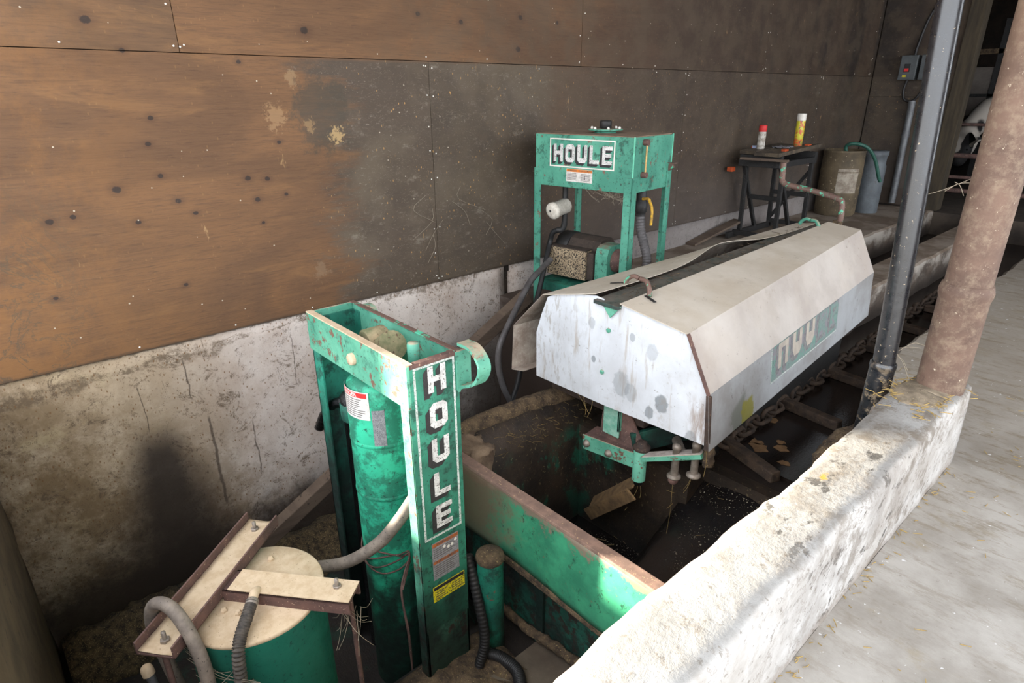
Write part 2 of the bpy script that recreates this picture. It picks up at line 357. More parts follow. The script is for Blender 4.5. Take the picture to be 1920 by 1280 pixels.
def make_curb():
    m = MT('whitewashed_curb_concrete')
    x, y, z = m.xyz()
    n1 = m.noise(3.5, 8, 0.68)
    c = m.mix(m.rng(n1, 0.34, 0.64), (198, 196, 193), (164, 158, 151))
    c = m.mix(m.rng(m.nrm()[2], 0.5, 0.9, 0, 0.8), c, m.mix(m.rng(n1, 0.3, 0.66), (156, 155, 152), (130, 127, 122)))  # top toned greyer than the sides to imitate a brighter-lit outer face
    pt = m.noise(9, 7, 0.72, m.vec(loc=(1, 5, 2), scale=(1.3, 1, 1)))
    far = m.rng(y, 0.9, 1.8, 0.0, 1.0)
    c = m.mix(m.f('MULTIPLY', m.rng(pt, 0.5, 0.64), m.rng(y, 0.8, 1.9, 0.3, 0.85)), c, (112, 102, 90))
    bl = m.noise(16, 6, 0.7, m.vec(loc=(8, 3, 2), scale=(1, 0.7, 1)))
    zone = m.f('MULTIPLY', m.rng(y, 1.05, 1.25), m.rng(y, 2.0, 1.75, 0.25, 1.0))
    c = m.mix(m.f('MULTIPLY', m.rng(bl, 0.57, 0.63), m.f('MULTIPLY', zone, 0.85)), c, (58, 54, 50))
    gz = m.f('MULTIPLY', m.rng(m.noise(5, 5, 0.6), 0.44, 0.6), m.f('MULTIPLY', zone, 0.5))
    c = m.mix(gz, c, (120, 112, 104))
    # brown inner arris and lower left side
    ed = m.rng(m.f('ADD', x, m.f('MULTIPLY', m.f('SUBTRACT', m.noise(9, 5), 0.5), 0.05)), -0.53, -0.545)
    c = m.mix(m.f('MULTIPLY', ed, 0.6), c, (128, 108, 92))
    sp = m.noise(46, 5, 0.72)
    c = m.mix(m.rng(sp, 0.58, 0.65, 0, 0.6), c, (104, 94, 82))
    sc_ = m.f('ABSOLUTE', m.f('SUBTRACT', m.noise(2.6, 6, 0.7, m.vec(loc=(1, 9, 2))), 0.5))
    c = m.mix(m.rng(sc_, 0.008, 0.001, 0, 0.4), c, (110, 98, 86))
    # one yellow paint fleck
    xx = m.f('MULTIPLY', m.f('SUBTRACT', x, -0.475), 1.4)
    yy = m.f('MULTIPLY', m.f('SUBTRACT', y, 1.52), 0.6)
    d = m.f('SQRT', m.f('ADD', m.f('MULTIPLY', xx, xx), m.f('MULTIPLY', yy, yy)))
    c = m.mix(m.f('MULTIPLY', m.rng(m.f('ADD', d, m.f('MULTIPLY', m.noise(50, 3), 0.03)), 0.03, 0.022), 0.9), c, (168, 128, 44))
    c = m.mix(m.f('MULTIPLY', m.rng(z, 0.05, 0.0), 0.5), c, (120, 106, 92))
    return m.done(c, 0.8, 0, m.f('ADD', m.f('MULTIPLY', n1, 1.4), m.f('MULTIPLY', pt, 0.7)), 0.55, 0.012)

def make_floor():
    m = MT('worn_concrete_floor')
    x, y, z = m.xyz()
    n1 = m.noise(2.6, 8, 0.66)
    c = m.mix(m.rng(n1, 0.32, 0.68), (178, 173, 166), (142, 135, 126))
    pt = m.noise(5, 8, 0.75, m.vec(scale=(0.8, 1.3, 1)))
    c = m.mix(m.rng(pt, 0.56, 0.68, 0, 0.5), c, (146, 132, 104))
    c = m.mix(m.f('MULTIPLY', m.rng(y, 1.6, 3.6), 0.6), c, (132, 120, 104))
    sw = m.noise(9, 9, 0.82, m.vec(scale=(0.6, 1.9, 1), rot=(0, 0, 0.12)))
    c = m.mix(m.f('MULTIPLY', m.rng(sw, 0.49, 0.62), m.rng(y, 1.2, 2.6, 0.25, 0.7)), c, (116, 102, 80))
    sp = m.noise(55, 5, 0.72)
    c = m.mix(m.rng(sp, 0.62, 0.68, 0, 0.5), c, (120, 110, 98))
    c = m.mix(m.rng(m.noise(38, 3, 0.6), 0.68, 0.72, 0, 0.7), c, (226, 226, 226))
    c = m.mix(m.f('MULTIPLY', m.rng(y, 4.5, 7.5), 0.7), c, (70, 60, 50))
    return m.done(c, 0.82, 0, m.f('ADD', n1, m.f('MULTIPLY', sw, 0.5)), 0.35, 0.008)

def make_bank():
    m = MT('dirty_bank_concrete')
    x, y, z = m.xyz()
    n1 = m.noise(4, 8, 0.7)
    c = m.mix(m.rng(n1, 0.32, 0.66), (104, 90, 78), (70, 60, 52))
    wh = m.noise(3.4, 6, 0.65, m.vec(loc=(4, 2, 1), scale=(1, 1, 1.8)))
    c = m.mix(m.f('MULTIPLY', m.rng(wh, 0.42, 0.6), m.rng(z, -0.22, -0.05, 0.1, 0.85)), c, (164, 156, 146))
    c = m.mix(m.f('MULTIPLY', m.rng(z, -0.1, -0.24), 0.8), c, (52, 44, 38))
    up = m.rng(m.nrm()[2], 0.6, 0.9)
    c = m.mix(m.f('MULTIPLY', up, 0.55), c, (112, 94, 76))
    c = m.mix(m.rng(m.f('ADD', y, n1), 3.9, 3.3, 0, 0.8), c, (52, 38, 30))  # near end darkened in place of the pit's shade under the power unit
    return m.done(c, 0.85, 0, n1, 0.5, 0.012)

def make_pit():
    m = MT('slurry_stained_concrete')
    x, y, z = m.xyz()
    n1 = m.noise(5, 8, 0.72)
    c = m.mix(m.rng(n1, 0.32, 0.66), (62, 49, 38), (30, 25, 21))
    c = m.mix(m.rng(m.noise(70, 3, 0.6), 0.64, 0.68, 0, 0.6), c, (130, 116, 84))
    gr = m.noise(6, 7, 0.7, m.vec(loc=(3, 3, 8), scale=(1, 1, 0.7)))
    c = m.mix(m.f('MULTIPLY', m.rng(gr, 0.5, 0.6), m.f('MULTIPLY', m.rng(x, -1.6, -1.66), m.rng(z, -0.3, -0.42, 0, 0.8))), c, (26, 92, 72))
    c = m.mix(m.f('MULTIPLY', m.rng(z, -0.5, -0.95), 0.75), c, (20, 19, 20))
    return m.done(c, 0.6, 0, n1, 0.7, 0.015)

def make_slurry(name, a, b, speck, rough, scale=6, thr=0.66):
    m = MT(name)
    n1 = m.noise(scale, 7, 0.65)
    c = m.mix(m.rng(n1, 0.35, 0.65), a, b)
    sp = m.noise(120, 3, 0.6)
    c = m.mix(m.f('MULTIPLY', m.rng(sp, thr, thr + 0.04), m.rng(m.noise(3.5, 3), 0.4, 0.55)), c, speck)
    return m.done(c, rough, 0, m.f('ADD', m.f('MULTIPLY', n1, 0.6), m.f('MULTIPLY', sp, 0.25)), 0.3, 0.008)

def make_cover(name, a, b, streak=True, spots=False, tan=0.0):
    m = MT(name)
    n1 = m.noise(2.6, 7, 0.6)
    c = m.mix(m.rng(n1, 0.34, 0.66), a, b)
    if tan:
        c = m.mix(m.f('MULTIPLY', m.rng(m.noise(4, 6, 0.65, m.vec(loc=(3, 1, 1))), 0.45, 0.62), tan), c, (176, 158, 132))
    if streak:
        st = m.noise(26, 5, 0.65, m.vec(scale=(1, 1, 0.12)))
        c = m.mix(m.rng(st, 0.56, 0.7, 0, 0.5), c, (150, 130, 104))
        x, y, z = m.xyz()
        # rust runs and dirt along the lower left edge
        c = m.mix(m.f('MULTIPLY', m.rng(m.noise(40, 5, 0.7, m.vec(scale=(1, 1, 0.3))), 0.5, 0.64), m.rng(x, -1.5, -1.95, 0, 0.55)), c, (128, 112, 88))
        k = m.f('ADD', x, m.f('MULTIPLY', z, 0.15))
        c = m.mix(m.f('MULTIPLY', m.rng(k, -1.13, -1.05), m.f('MULTIPLY', m.rng(m.noise(30, 6, 0.7, m.vec(scale=(1, 1, 0.2))), 0.4, 0.6), m.rng(z, 0.22, 0.12, 0, 0.75))), c, (128, 104, 86))
    if spots:
        v = m.vor(7, m.vec(scale=(1, 1, 0.8), loc=(0.37, 0, 0.2)))
        vv = m.f('ADD', v, m.f('MULTIPLY', m.noise(26, 4, 0.6), 0.12))
        c = m.mix(m.f('MULTIPLY', m.rng(vv, 0.25, 0.19), m.f('MULTIPLY', m.rng(m.noise(3.1, 2), 0.56, 0.62), 0.3)), c, (124, 130, 134))
    if spots:
        for (px, pz, pr, am) in ((-1.237, .096, .034, .75), (-1.291, .036, .024, .7), (-1.599, .178, .014, .7), (-1.40, .336, .016, .5), (-1.441, .111, .05, .4), (-1.39, .09, .035, .35), (-1.618, .34, .022, .35), (-1.30, .30, .03, .3), (-1.09, -.0, .03, .5)):
            n = m.new('ShaderNodeVectorMath', operation='DISTANCE')
            m.put(n.inputs[0], m.vec(scale=(1, 0, 0.75)))
            n.inputs[1].default_value = (px, 0, pz * 0.75)
            dd = m.f('ADD', n.outputs['Value'], m.f('MULTIPLY', m.f('SUBTRACT', m.noise(50, 4), 0.5), pr * 0.7))
            c = m.mix(m.rng(dd, pr, pr * 0.75, 0, am), c, (112, 118, 122))
    sp = m.noise(26, 8, 0.88)
    c = m.mix(m.rng(sp, 0.6, 0.65, 0, 0.7), c, (96, 82, 68))
    sm_ = m.noise(5, 8, 0.8, m.vec(loc=(6, 2, 6)))
    c = m.mix(m.rng(sm_, 0.56, 0.68, 0, 0.4), c, (142, 128, 110))
    return m.done(c, m.rng(n1, 0.3, 0.7, 0.5, 0.72), 0.0, n1, 0.15, 0.01)

def make_side():
    m = MT('galvanised_lower_side_sheet')
    x, y, z = m.xyz()
    n1 = m.noise(4, 7, 0.65)
    c = m.mix(m.rng(n1, 0.34, 0.66), (158, 160, 162), (134, 132, 130))
    sp = m.noise(22, 8, 0.88, m.vec(scale=(1, 1, 0.6)))
    c = m.mix(m.rng(sp, 0.58, 0.63, 0, 0.75), c, (78, 70, 64))
    # grey run and yellow paint patch at the low front corner
    yy = m.f('ADD', y, m.f('MULTIPLY', m.f('SUBTRACT', m.noise(16, 5, 0.7), 0.5), 0.12))
    g1 = m.f('MULTIPLY', m.rng(yy, 2.06, 2.08), m.rng(yy, 2.2, 2.18))
    g1 = m.f('MULTIPLY', g1, m.rng(m.f('SUBTRACT', z, m.f('MULTIPLY', m.f('SUBTRACT', y, 2.0), 0.45)), 0.06, 0.03))
    c = m.mix(m.f('MULTIPLY', g1, 0.85), c, (104, 106, 98))
    g2 = m.f('MULTIPLY', m.rng(yy, 2.155, 2.17), m.rng(yy, 2.27, 2.25))
    g2 = m.f('MULTIPLY', g2, m.rng(m.f('ADD', z, m.f('MULTIPLY', m.f('SUBTRACT', m.noise(20, 4), 0.5), 0.05)), 0.095, 0.08))
    c = m.mix(m.f('MULTIPLY', g2, 0.9), c, (124, 118, 38))
    return m.done(c, 0.5, 0.1, n1, 0.15, 0.01)

def make_brown_post():
    m = MT('rust_primer_post')
    n1 = m.noise(4, 7, 0.65)
    c = m.mix(m.rng(n1, 0.34, 0.66), (116, 92, 78), (88, 68, 58))
    d = m.noise(20, 8, 0.8)
    c = m.mix(m.rng(d, 0.44, 0.68, 0, 0.6), c, (146, 128, 108))
    c = m.mix(m.rng(m.xyz()[2], 1.0, 2.0, 0, 0.4), c, (146, 118, 94))
    c = m.mix(m.rng(m.noise(8, 7, 0.75, m.vec(loc=(2, 2, 2))), 0.58, 0.68, 0, 0.5), c, (70, 52, 46))
    c = m.mix(m.rng(m.noise(70, 4, 0.7), 0.66, 0.7, 0, 0.8), c, (216, 200, 176))
    return m.done(c, 0.75, 0, d, 0.3, 0.004)

def make_pvc():
    m = MT('dusty_black_drainpipe')
    n1 = m.noise(30, 6, 0.7)
    z = m.xyz()[2]
    c = m.mix(m.rng(n1, 0.4, 0.75), (24, 26, 31), (44, 44, 46))
    c = m.mix(m.rng(m.noise(80, 4, 0.7), 0.66, 0.69, 0, 0.85), c, (190, 170, 140))
    c = m.mix(m.f('MULTIPLY', m.rng(m.noise(22, 6, 0.75), 0.5, 0.6), m.rng(z, 0.42, 0.28, 0, 0.8)), c, (150, 132, 108))
    return m.done(c, m.rng(n1, 0.35, 0.7, 0.26, 0.38), 0, n1, 0.05, 0.002, spec=0.9)

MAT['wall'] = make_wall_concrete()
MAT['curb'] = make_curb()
MAT['floor'] = make_floor()
MAT['bank'] = make_bank()
MAT['pit'] = make_pit()
MAT['slurry'] = make_slurry('black_slurry', (30, 26, 24), (16, 15, 17), (160, 150, 130), 0.25, thr=0.63)
MAT['water'] = make_slurry('murky_grey_water', (104, 94, 82), (84, 75, 66), (130, 118, 98), 0.22, 3)
MAT['gutter_water'] = make_slurry('dark_gutter_water', (40, 32, 28), (26, 22, 21), (90, 80, 60), 0.12, 4, 0.7)
MAT['cover_top'] = make_cover('cream_dusted_lid', (204, 194, 180), (184, 172, 156), streak=False, tan=0.25)
MAT['cover_side'] = make_cover('grey_dusted_side_sheet', (186, 178, 170), (164, 154, 146), streak=False, tan=0.1)
MAT['cover_front'] = make_cover('weathered_galvanised_end', (214, 218, 224), (190, 192, 196), streak=True, spots=True)
MAT['cover_inner'] = plain('rusty_inner_sheet', (176, 164, 152), (138, 122, 110), 16, 0.7, speck=(190, 180, 170))
MAT['side_low'] = make_side()
MAT['ridge'] = painted('dusty_dark_green_rail', (54, 74, 68), (48, 52, 50), chip=0.54, rust=(66, 60, 54), grime=1.3, dust=(96, 90, 82))
MAT['decal_bg'] = painted('faded_green_decal', (104, 136, 126), (116, 130, 126), chip=0.52, rust=(126, 122, 126), grime=0.4, grime_col=(70, 64, 72))
MAT['decal_letter'] = plain('faded_letter', (178, 168, 154), (160, 150, 140), 20, 0.7)
MAT['post'] = make_brown_post()
MAT['pvc'] = make_pvc()

def cow_mat():
    m = MT('black_and_white_hide')
    n = m.noise(2.3, 2, 0.4, m.vec(loc=(0.4, 1.0, 0.2)))
    return m.done(m.mix(m.rng(n, 0.47, 0.5), (168, 160, 150), (22, 20, 20)), 0.8)
MAT['cow'] = cow_mat()

def can_label():
    m = MT('yellow_aerosol_label')
    z = m.xyz()[2]
    c = m.mix(m.rng(z, 0.78, 0.9), (92, 80, 62), (196, 188, 54))
    c = m.mix(m.rng(m.noise(26, 4, 0.6), 0.54, 0.6), c, (196, 92, 52))
    c = m.mix(m.f('MULTIPLY', m.rng(m.noise(33, 3, 0.6, m.vec(loc=(2, 2, 2))), 0.62, 0.66), 0.8), c, (96, 40, 70))
    return m.done(c, 0.4)
MAT['can_label'] = can_label()

# ------------------------------------------------------------------ geometry toolkit
def catmull(pts, n=8):
    P = [Vector(p) for p in pts]
    if len(P) < 3:
        return P
    out = []
    Q = [P[0] * 2 - P[1]] + P + [P[-1] * 2 - P[-2]]
    for i in range(1, len(Q) - 2):
        a, b, c, d = Q[i - 1:i + 3]
        for k in range(n):
            t = k / n
            out.append(0.5 * ((2 * b) + (c - a) * t + (2 * a - 5 * b + 4 * c - d) * t * t + (3 * b - a - 3 * c + d) * t ** 3))
    out.append(P[-1])
    return out

class MB:
    def __init__(s):
        s.v, s.f, s.sm = [], [], []
    def add(s, vs, fs, smooth=False):
        o = len(s.v)
        s.v += [Vector(v) for v in vs]
        s.f += [tuple(i + o for i in f) for f in fs]
        s.sm += [smooth] * len(fs)
        return s
    def bm(s, b, mat=None, smooth=False):
        b.verts.ensure_lookup_table()
        vs = [(mat @ v.co) if mat else v.co.copy() for v in b.verts]
        s.add(vs, [[v.index for v in f.verts] for f in b.faces], smooth)
        b.free()
        return s
    def box(s, lo, hi, bevel=0.0, M=None):
        b = bmesh.new()
        bmesh.ops.create_cube(b, size=1)
        lo, hi = Vector(lo), Vector(hi)
        for v in b.verts:
            v.co = Vector(((v.co.x + 0.5) * (hi.x - lo.x) + lo.x, (v.co.y + 0.5) * (hi.y - lo.y) + lo.y, (v.co.z + 0.5) * (hi.z - lo.z) + lo.z))
        if bevel:
            bmesh.ops.bevel(b, geom=b.edges[:], offset=bevel, segments=2, affect='EDGES', profile=0.6)
        b.verts.index_update()
        return s.bm(b, M)
    def bar(s, p0, p1, w, h, up=(0, 0, 1), bevel=0.0):
        """box beam from p0 to p1; w across, h along up"""
        p0, p1 = Vector(p0), Vector(p1)
        d = p1 - p0
        x = d.normalized()
        y = Vector(up).cross(x).normalized()
        z = x.cross(y)
        M = Matrix((x, y, z)).transposed().to_4x4()
        M.translation = p0
        return s.box((0, -w / 2, -h / 2), (d.length, w / 2, h / 2), bevel, M)
    def tube(s, pts, r, seg=12, smooth=True, n=8, cap=True, spline=True):
        P = catmull(pts, n) if spline and len(pts) > 2 else [Vector(p) for p in pts]
        L = len(P)
        rr = r if callable(r) else (lambda t: r)
        T = []
        for i in range(L):
            T.append((P[min(i + 1, L - 1)] - P[max(i - 1, 0)]).normalized())
        u = T[0].orthogonal().normalized()
        vs, fs = [], []
        for i in range(L):
            u = (u - T[i] * u.dot(T[i])).normalized()
            w = T[i].cross(u)
            q = rr(i / (L - 1))
            for k in range(seg):
                a = 2 * PI * k / seg
                vs.append(P[i] + (u * math.cos(a) + w * math.sin(a)) * q)
        for i in range(L - 1):
            for k in range(seg):
                k2 = (k + 1) % seg
                fs.append((i * seg + k, i * seg + k2, (i + 1) * seg + k2, (i + 1) * seg + k))
        s.add(vs, fs, smooth)
        if cap:
            s.add([vs[k] for k in range(seg)], [tuple(range(seg))[::-1]])
            s.add([vs[(L - 1) * seg + k] for k in range(seg)], [tuple(range(seg))])
        return s
    def lathe(s, base, prof, seg=24, axis=(0, 0, 1), smooth=True):
        """prof: list of (radius, height) along axis from base"""
        A = Vector(axis).normalized()
        u = A.orthogonal().normalized()
        w = A.cross(u)
        base = Vector(base)
        vs, fs = [], []
        for (r, h) in prof:
            for k in range(seg):
                a = 2 * PI * k / seg
                vs.append(base + A * h + (u * math.cos(a) + w * math.sin(a)) * r)
        n = len(prof)
        for i in range(n - 1):
            for k in range(seg):
                k2 = (k + 1) % seg
                fs.append((i * seg + k, i * seg + k2, (i + 1) * seg + k2, (i + 1) * seg + k))
        s.add(vs, fs, smooth)
        if prof[0][0] > 1e-4:
            s.add(vs[:seg], [tuple(range(seg))[::-1]])
        if prof[-1][0] > 1e-4:
            s.add(vs[-seg:], [tuple(range(seg))])
        return s
    def prism(s, poly, d):
        """extrude a planar polygon of 3D points by vector d"""
        P = [Vector(p) for p in poly]
        d = Vector(d)
        n = len(P)
        vs = P + [p + d for p in P]
        fs = [tuple(range(n))[::-1], tuple(range(n, 2 * n))]
        for i in range(n):
            j = (i + 1) % n
            fs.append((i, j, j + n, i + n))
        return s.add(vs, fs)
    def sheet(s, rows, th, smooth=False):
        """grid of points made into a sheet of thickness vector th"""
        nr, nc = len(rows), len(rows[0])
        vs = [Vector(p) for r in rows for p in r]
        th = Vector(th)
        vs2 = vs + [v + th for v in vs]
        N = nr * nc
        fs = []
        for i in range(nr - 1):
            for j in range(nc - 1):
                a, b, c, d = i * nc + j, i * nc + j + 1, (i + 1) * nc + j + 1, (i + 1) * nc + j
                fs.append((a, b, c, d))
                fs.append((d + N, c + N, b + N, a + N))
        for i in range(nr - 1):
            for j in (0, nc - 1):
                a, b = i * nc + j, (i + 1) * nc + j
                fs.append((a, b, b + N, a + N))
        for j in range(nc - 1):
            for i in (0, nr - 1):
                a, b = i * nc + j, i * nc + j + 1
                fs.append((a, a + N, b + N, b))
        return s.add(vs2, fs, smooth)
    def build(s, name, mat, parent=None, **props):
        base = Vector((0, 0, 0))
        if parent is not None:
            base = Vector(parent.get('_base', (0, 0, 0)))
        me = bpy.data.meshes.new(name)
        me.from_pydata([v - base for v in s.v], [], s.f)
        me.polygons.foreach_set('use_smooth', s.sm)
        b = bmesh.new()
        b.from_mesh(me)
        bmesh.ops.recalc_face_normals(b, faces=b.faces)
        b.to_mesh(me)
        b.free()
        me.materials.append(MAT[mat] if isinstance(mat, str) else mat)
        o = bpy.data.objects.new(name, me)
        COL.objects.link(o)
        if parent is not None:
            o.parent = parent
            o['_base'] = tuple(base)
        for k, v in props.items():
            o[k] = v
        return o

def thing(name, label, category, base, group=None, kind=None):
    o = bpy.data.objects.new(name, None)
    o.empty_display_size = 0.1
    COL.objects.link(o)
    o.location = base
    o['_base'] = tuple(base)
    if label:
        o['label'] = label
    if category:
        o['category'] = category
    if group:
        o['group'] = group
    if kind:
        o['kind'] = kind
    return o

def clip_poly(poly, axis, val, keep_below):
    out = []
    n = len(poly)
    for i in range(n):
        a, b = poly[i], poly[(i + 1) % n]
        ia = (a[axis] <= val) == keep_below
        ib = (b[axis] <= val) == keep_below
        if ia:
            out.append(a)
        if ia != ib:
            t = (val - a[axis]) / (b[axis] - a[axis])
            out.append((a[0] + t * (b[0] - a[0]), a[1] + t * (b[1] - a[1])))
    return out

# block capitals made of convex pieces in a 1 x 1.4 cell
LET = {
    'H': [[(0, 0), (.3, 0), (.3, 1.4), (0, 1.4)], [(.7, 0), (1, 0), (1, 1.4), (.7, 1.4)], [(.3, .55), (.7, .55), (.7, .85), (.3, .85)]],
    'O': [[(0, .22), (.3, .38), (.3, 1.02), (0, 1.18)], [(1, .22), (1, 1.18), (.7, 1.02), (.7, .38)],
          [(.22, 0), (.78, 0), (1, .22), (.7, .38), (.3, .38), (0, .22)], [(.22, 1.4), (0, 1.18), (.3, 1.02), (.7, 1.02), (1, 1.18), (.78, 1.4)]],
    'U': [[(0, .22), (.3, .38), (.3, 1.4), (0, 1.4)], [(1, .22), (1, 1.4), (.7, 1.4), (.7, .38)], [(.22, 0), (.78, 0), (1, .22), (.7, .38), (.3, .38), (0, .22)]],
    'L': [[(0, 0), (.3, 0), (.3, 1.4), (0, 1.4)], [(.3, 0), (.95, 0), (.95, .3), (.3, .3)]],
    'E': [[(0, 0), (.3, 0), (.3, 1.4), (0, 1.4)], [(.3, 0), (.98, 0), (.98, .3), (.3, .3)], [(.3, .56), (.88, .56), (.88, .84), (.3, .84)], [(.3, 1.1), (.98, 1.1), (.98, 1.4), (.3, 1.4)]],
}

def plane_map(o, u, v):
    o, u, v = Vector(o), Vector(u).normalized(), Vector(v).normalized()
    n = u.cross(v).normalized()
    return lambda a, b, c: o + u * a + v * b + n * c

def flat(mb, polys, fn, c0, c1):
    for p in polys:
        if len(p) < 3:
            continue
        n = len(p)
        vs = [fn(x, y, c0) for x, y in p] + [fn(x, y, c1) for x, y in p]
        fs = [tuple(range(n))[::-1], tuple(range(n, 2 * n))] + [(i, (i + 1) % n, (i + 1) % n + n, i + n) for i in range(n)]
        mb.add(vs, fs)
    return mb

def rect(x0, y0, x1, y1):
    return [(x0, y0), (x1, y0), (x1, y1), (x0, y1)]

def frame_polys(x0, y0, x1, y1, w):
    return [rect(x0, y0, x1, y0 + w), rect(x0, y1 - w, x1, y1), rect(x0, y0 + w, x0 + w, y1 - w), rect(x1 - w, y0 + w, x1, y1 - w)]

def letter_polys(ch, x, y, w, h, clip=None):
    out = []
    for p in LET[ch]:
        q = [(x + a * w, y + b / 1.4 * h) for a, b in p]
        if clip is not None:
            q = clip_poly(q, 1, clip, True)
        out.append(q)
    return out

def text_part(name, body, size, fn, mat, parent, c=0.0008, sx=1.0, **props):
    cu = bpy.data.curves.new(name, 'FONT')
    cu.body = body
    cu.size = size
    cu.align_x = 'CENTER'
    cu.align_y = 'CENTER'
    cu.offset = size * 0.015
    cu.resolution_u = 2
    to = bpy.data.objects.new(name, cu)
    COL.objects.link(to)
    dg = bpy.context.evaluated_depsgraph_get()
    me = bpy.data.meshes.new_from_object(to.evaluated_get(dg))
    mb = MB()
    mb.add([fn(v.co.x * sx, v.co.y, c) for v in me.vertices], [tuple(p.vertices) for p in me.polygons])
    bpy.data.objects.remove(to)
    return mb.build(name, mat, parent, **props)

def blob_path(name, pts, r, mat, parent=None, seg=10, jitter=0.25, **props):
    """a lumpy tube"""
    mb = MB()
    P = catmull(pts, 8)
    T = [(P[min(i + 1, len(P) - 1)] - P[max(i - 1, 0)]).normalized() for i in range(len(P))]
    u = T[0].orthogonal().normalized()
    vs, fs = [], []
    for i, p in enumerate(P):
        u = (u - T[i] * u.dot(T[i])).normalized()
        w = T[i].cross(u)
        for k in range(seg):
            a = 2 * PI * k / seg
            q = r * (1 + random.uniform(-jitter, jitter))
            vs.append(p + (u * math.cos(a) + w * math.sin(a)) * q)
    for i in range(len(P) - 1):
        for k in range(seg):
            k2 = (k + 1) % seg
            fs.append((i * seg + k, i * seg + k2, (i + 1) * seg + k2, (i + 1) * seg + k))
    fs.append(tuple(range(seg)))
    fs.append(tuple((len(P) - 1) * seg + k for k in range(seg)))
    mb.add(vs, fs, True)
    return mb.build(name, mat, parent, **props)

def straw_bits(spots, n, lmin=0.02, lmax=0.07, r=0.0011, lift=0.002):
    """spots: function giving a point; returns a mesh builder of thin bent stalks"""
    mb = MB()
    for i in range(n):
        p = Vector(spots())
        a = random.uniform(0, 2 * PI)
        L = random.uniform(lmin, lmax)
        d = Vector((math.cos(a), math.sin(a), random.uniform(-0.05, 0.12))) * L
        mid = p + d * 0.5 + Vector((random.uniform(-1, 1), random.uniform(-1, 1), 0)) * L * 0.12
        mb.tube([p + Vector((0, 0, lift)), mid + Vector((0, 0, lift)), p + d + Vector((0, 0, lift))], r, 4, n=2, cap=False)
    return mb

# ================================================================== THE SETTING
def struct(name, mb, mat, parent=None, **kw):
    o = mb.build(name, mat, parent, **kw)
    if parent is None:
        o['kind'] = 'structure'
    return o

WX = -2.983      # face of the long side wall
# long wall: concrete stem with plywood sheets on top
def lumpy_face(x, y0, y1, z0, z1, ny, nz, amp, depth):
    rows = []
    for i in range(nz + 1):
        r = []
        for j in range(ny + 1):
            r.append((x + random.uniform(-amp, amp), y0 + (y1 - y0) * j / ny, z0 + (z1 - z0) * i / nz))
        rows.append(r)
    return MB().sheet(rows, (-depth, 0, 0), True)
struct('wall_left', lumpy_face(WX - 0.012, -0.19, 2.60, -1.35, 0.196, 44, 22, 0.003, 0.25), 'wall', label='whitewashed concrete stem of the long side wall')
wl = bpy.data.objects['wall_left']
wl['_base'] = (0, 0, 0)
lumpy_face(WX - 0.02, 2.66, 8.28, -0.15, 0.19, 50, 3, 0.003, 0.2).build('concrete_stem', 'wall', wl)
MB().box((-3.20, 2.5, -0.2), (-3.03, 2.8, 0.2)).build('broken_stem_end', 'pit', wl)
MB().box((-3.12, -0.19, 0.15), (-3.015, 8.4, 3.7)).build('wall_backing', 'barn_dark', wl)
# plywood sheets 1.22 x 2.44, staggered courses
k = 0
for row, (z0, z1, y_first) in enumerate(((0.20, 1.417, -0.37), (1.420, 2.637, -1.60), (2.640, 3.60, -0.37))):
    y = y_first
    while y < 8.25:
        a, b = max(y, -0.19), min(y + 2.438, 8.27)
        if b > a:
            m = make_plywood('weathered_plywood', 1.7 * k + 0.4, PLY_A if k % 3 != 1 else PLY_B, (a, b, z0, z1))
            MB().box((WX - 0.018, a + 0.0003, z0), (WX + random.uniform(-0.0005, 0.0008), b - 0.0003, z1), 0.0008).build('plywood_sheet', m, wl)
            k += 1
        y += 2.44
nails = MB()
for row, zs in (((0.20, 1.417), None), ((1.420, 2.637), None)):
    pass
for (z0, z1, y_first) in ((0.20, 1.417, -0.37), (1.420, 2.637, -1.60)):
    y = y_first
    while y < 8.25:
        for i in range(9):
            for yy in (y + 0.02, y + 2.42):
                zz = z0 + 0.03 + (z1 - z0 - 0.06) * i / 8 + random.uniform(-0.01, 0.01)
                if -0.15 < yy < 8.2 and random.random() < 0.6:
                    nails.lathe((WX + 0.001, yy, zz), [(0.0042, 0), (0.004, 0.0015), (0.0005, 0.002)], 8, (1, 0, 0))
        for i in range(7):
            for zz in (z0 + 0.02, z1 - 0.02):
                yy = y + 0.02 + i * 0.40 + random.uniform(-0.02, 0.02)
                if -0.3 < yy < 8.2 and random.random() < 0.5:
                    nails.lathe((WX + 0.001, yy, zz), [(0.0042, 0), (0.004, 0.0015), (0.0005, 0.002)], 8, (1, 0, 0))
        y += 2.44
nails.build('nail_heads', 'white_plastic', wl, kind='stuff')

# short wall closing the pit on the doorway side
fw = MB()
rows = [[(x0, -0.175 + random.uniform(-0.004, 0.004), z0) for x0 in [-2.99 + 2.5 * j / 26 for j in range(27)]] for z0 in [-1.3 + 1.50 * i / 14 for i in range(15)]]
fw.sheet(rows, (0, -0.12, 0), True)
struct('wall_front', fw, plain('brown_stained_concrete', (104, 88, 66), (76, 64, 48), 5, 0.85, speck=(60, 48, 36), det=9))

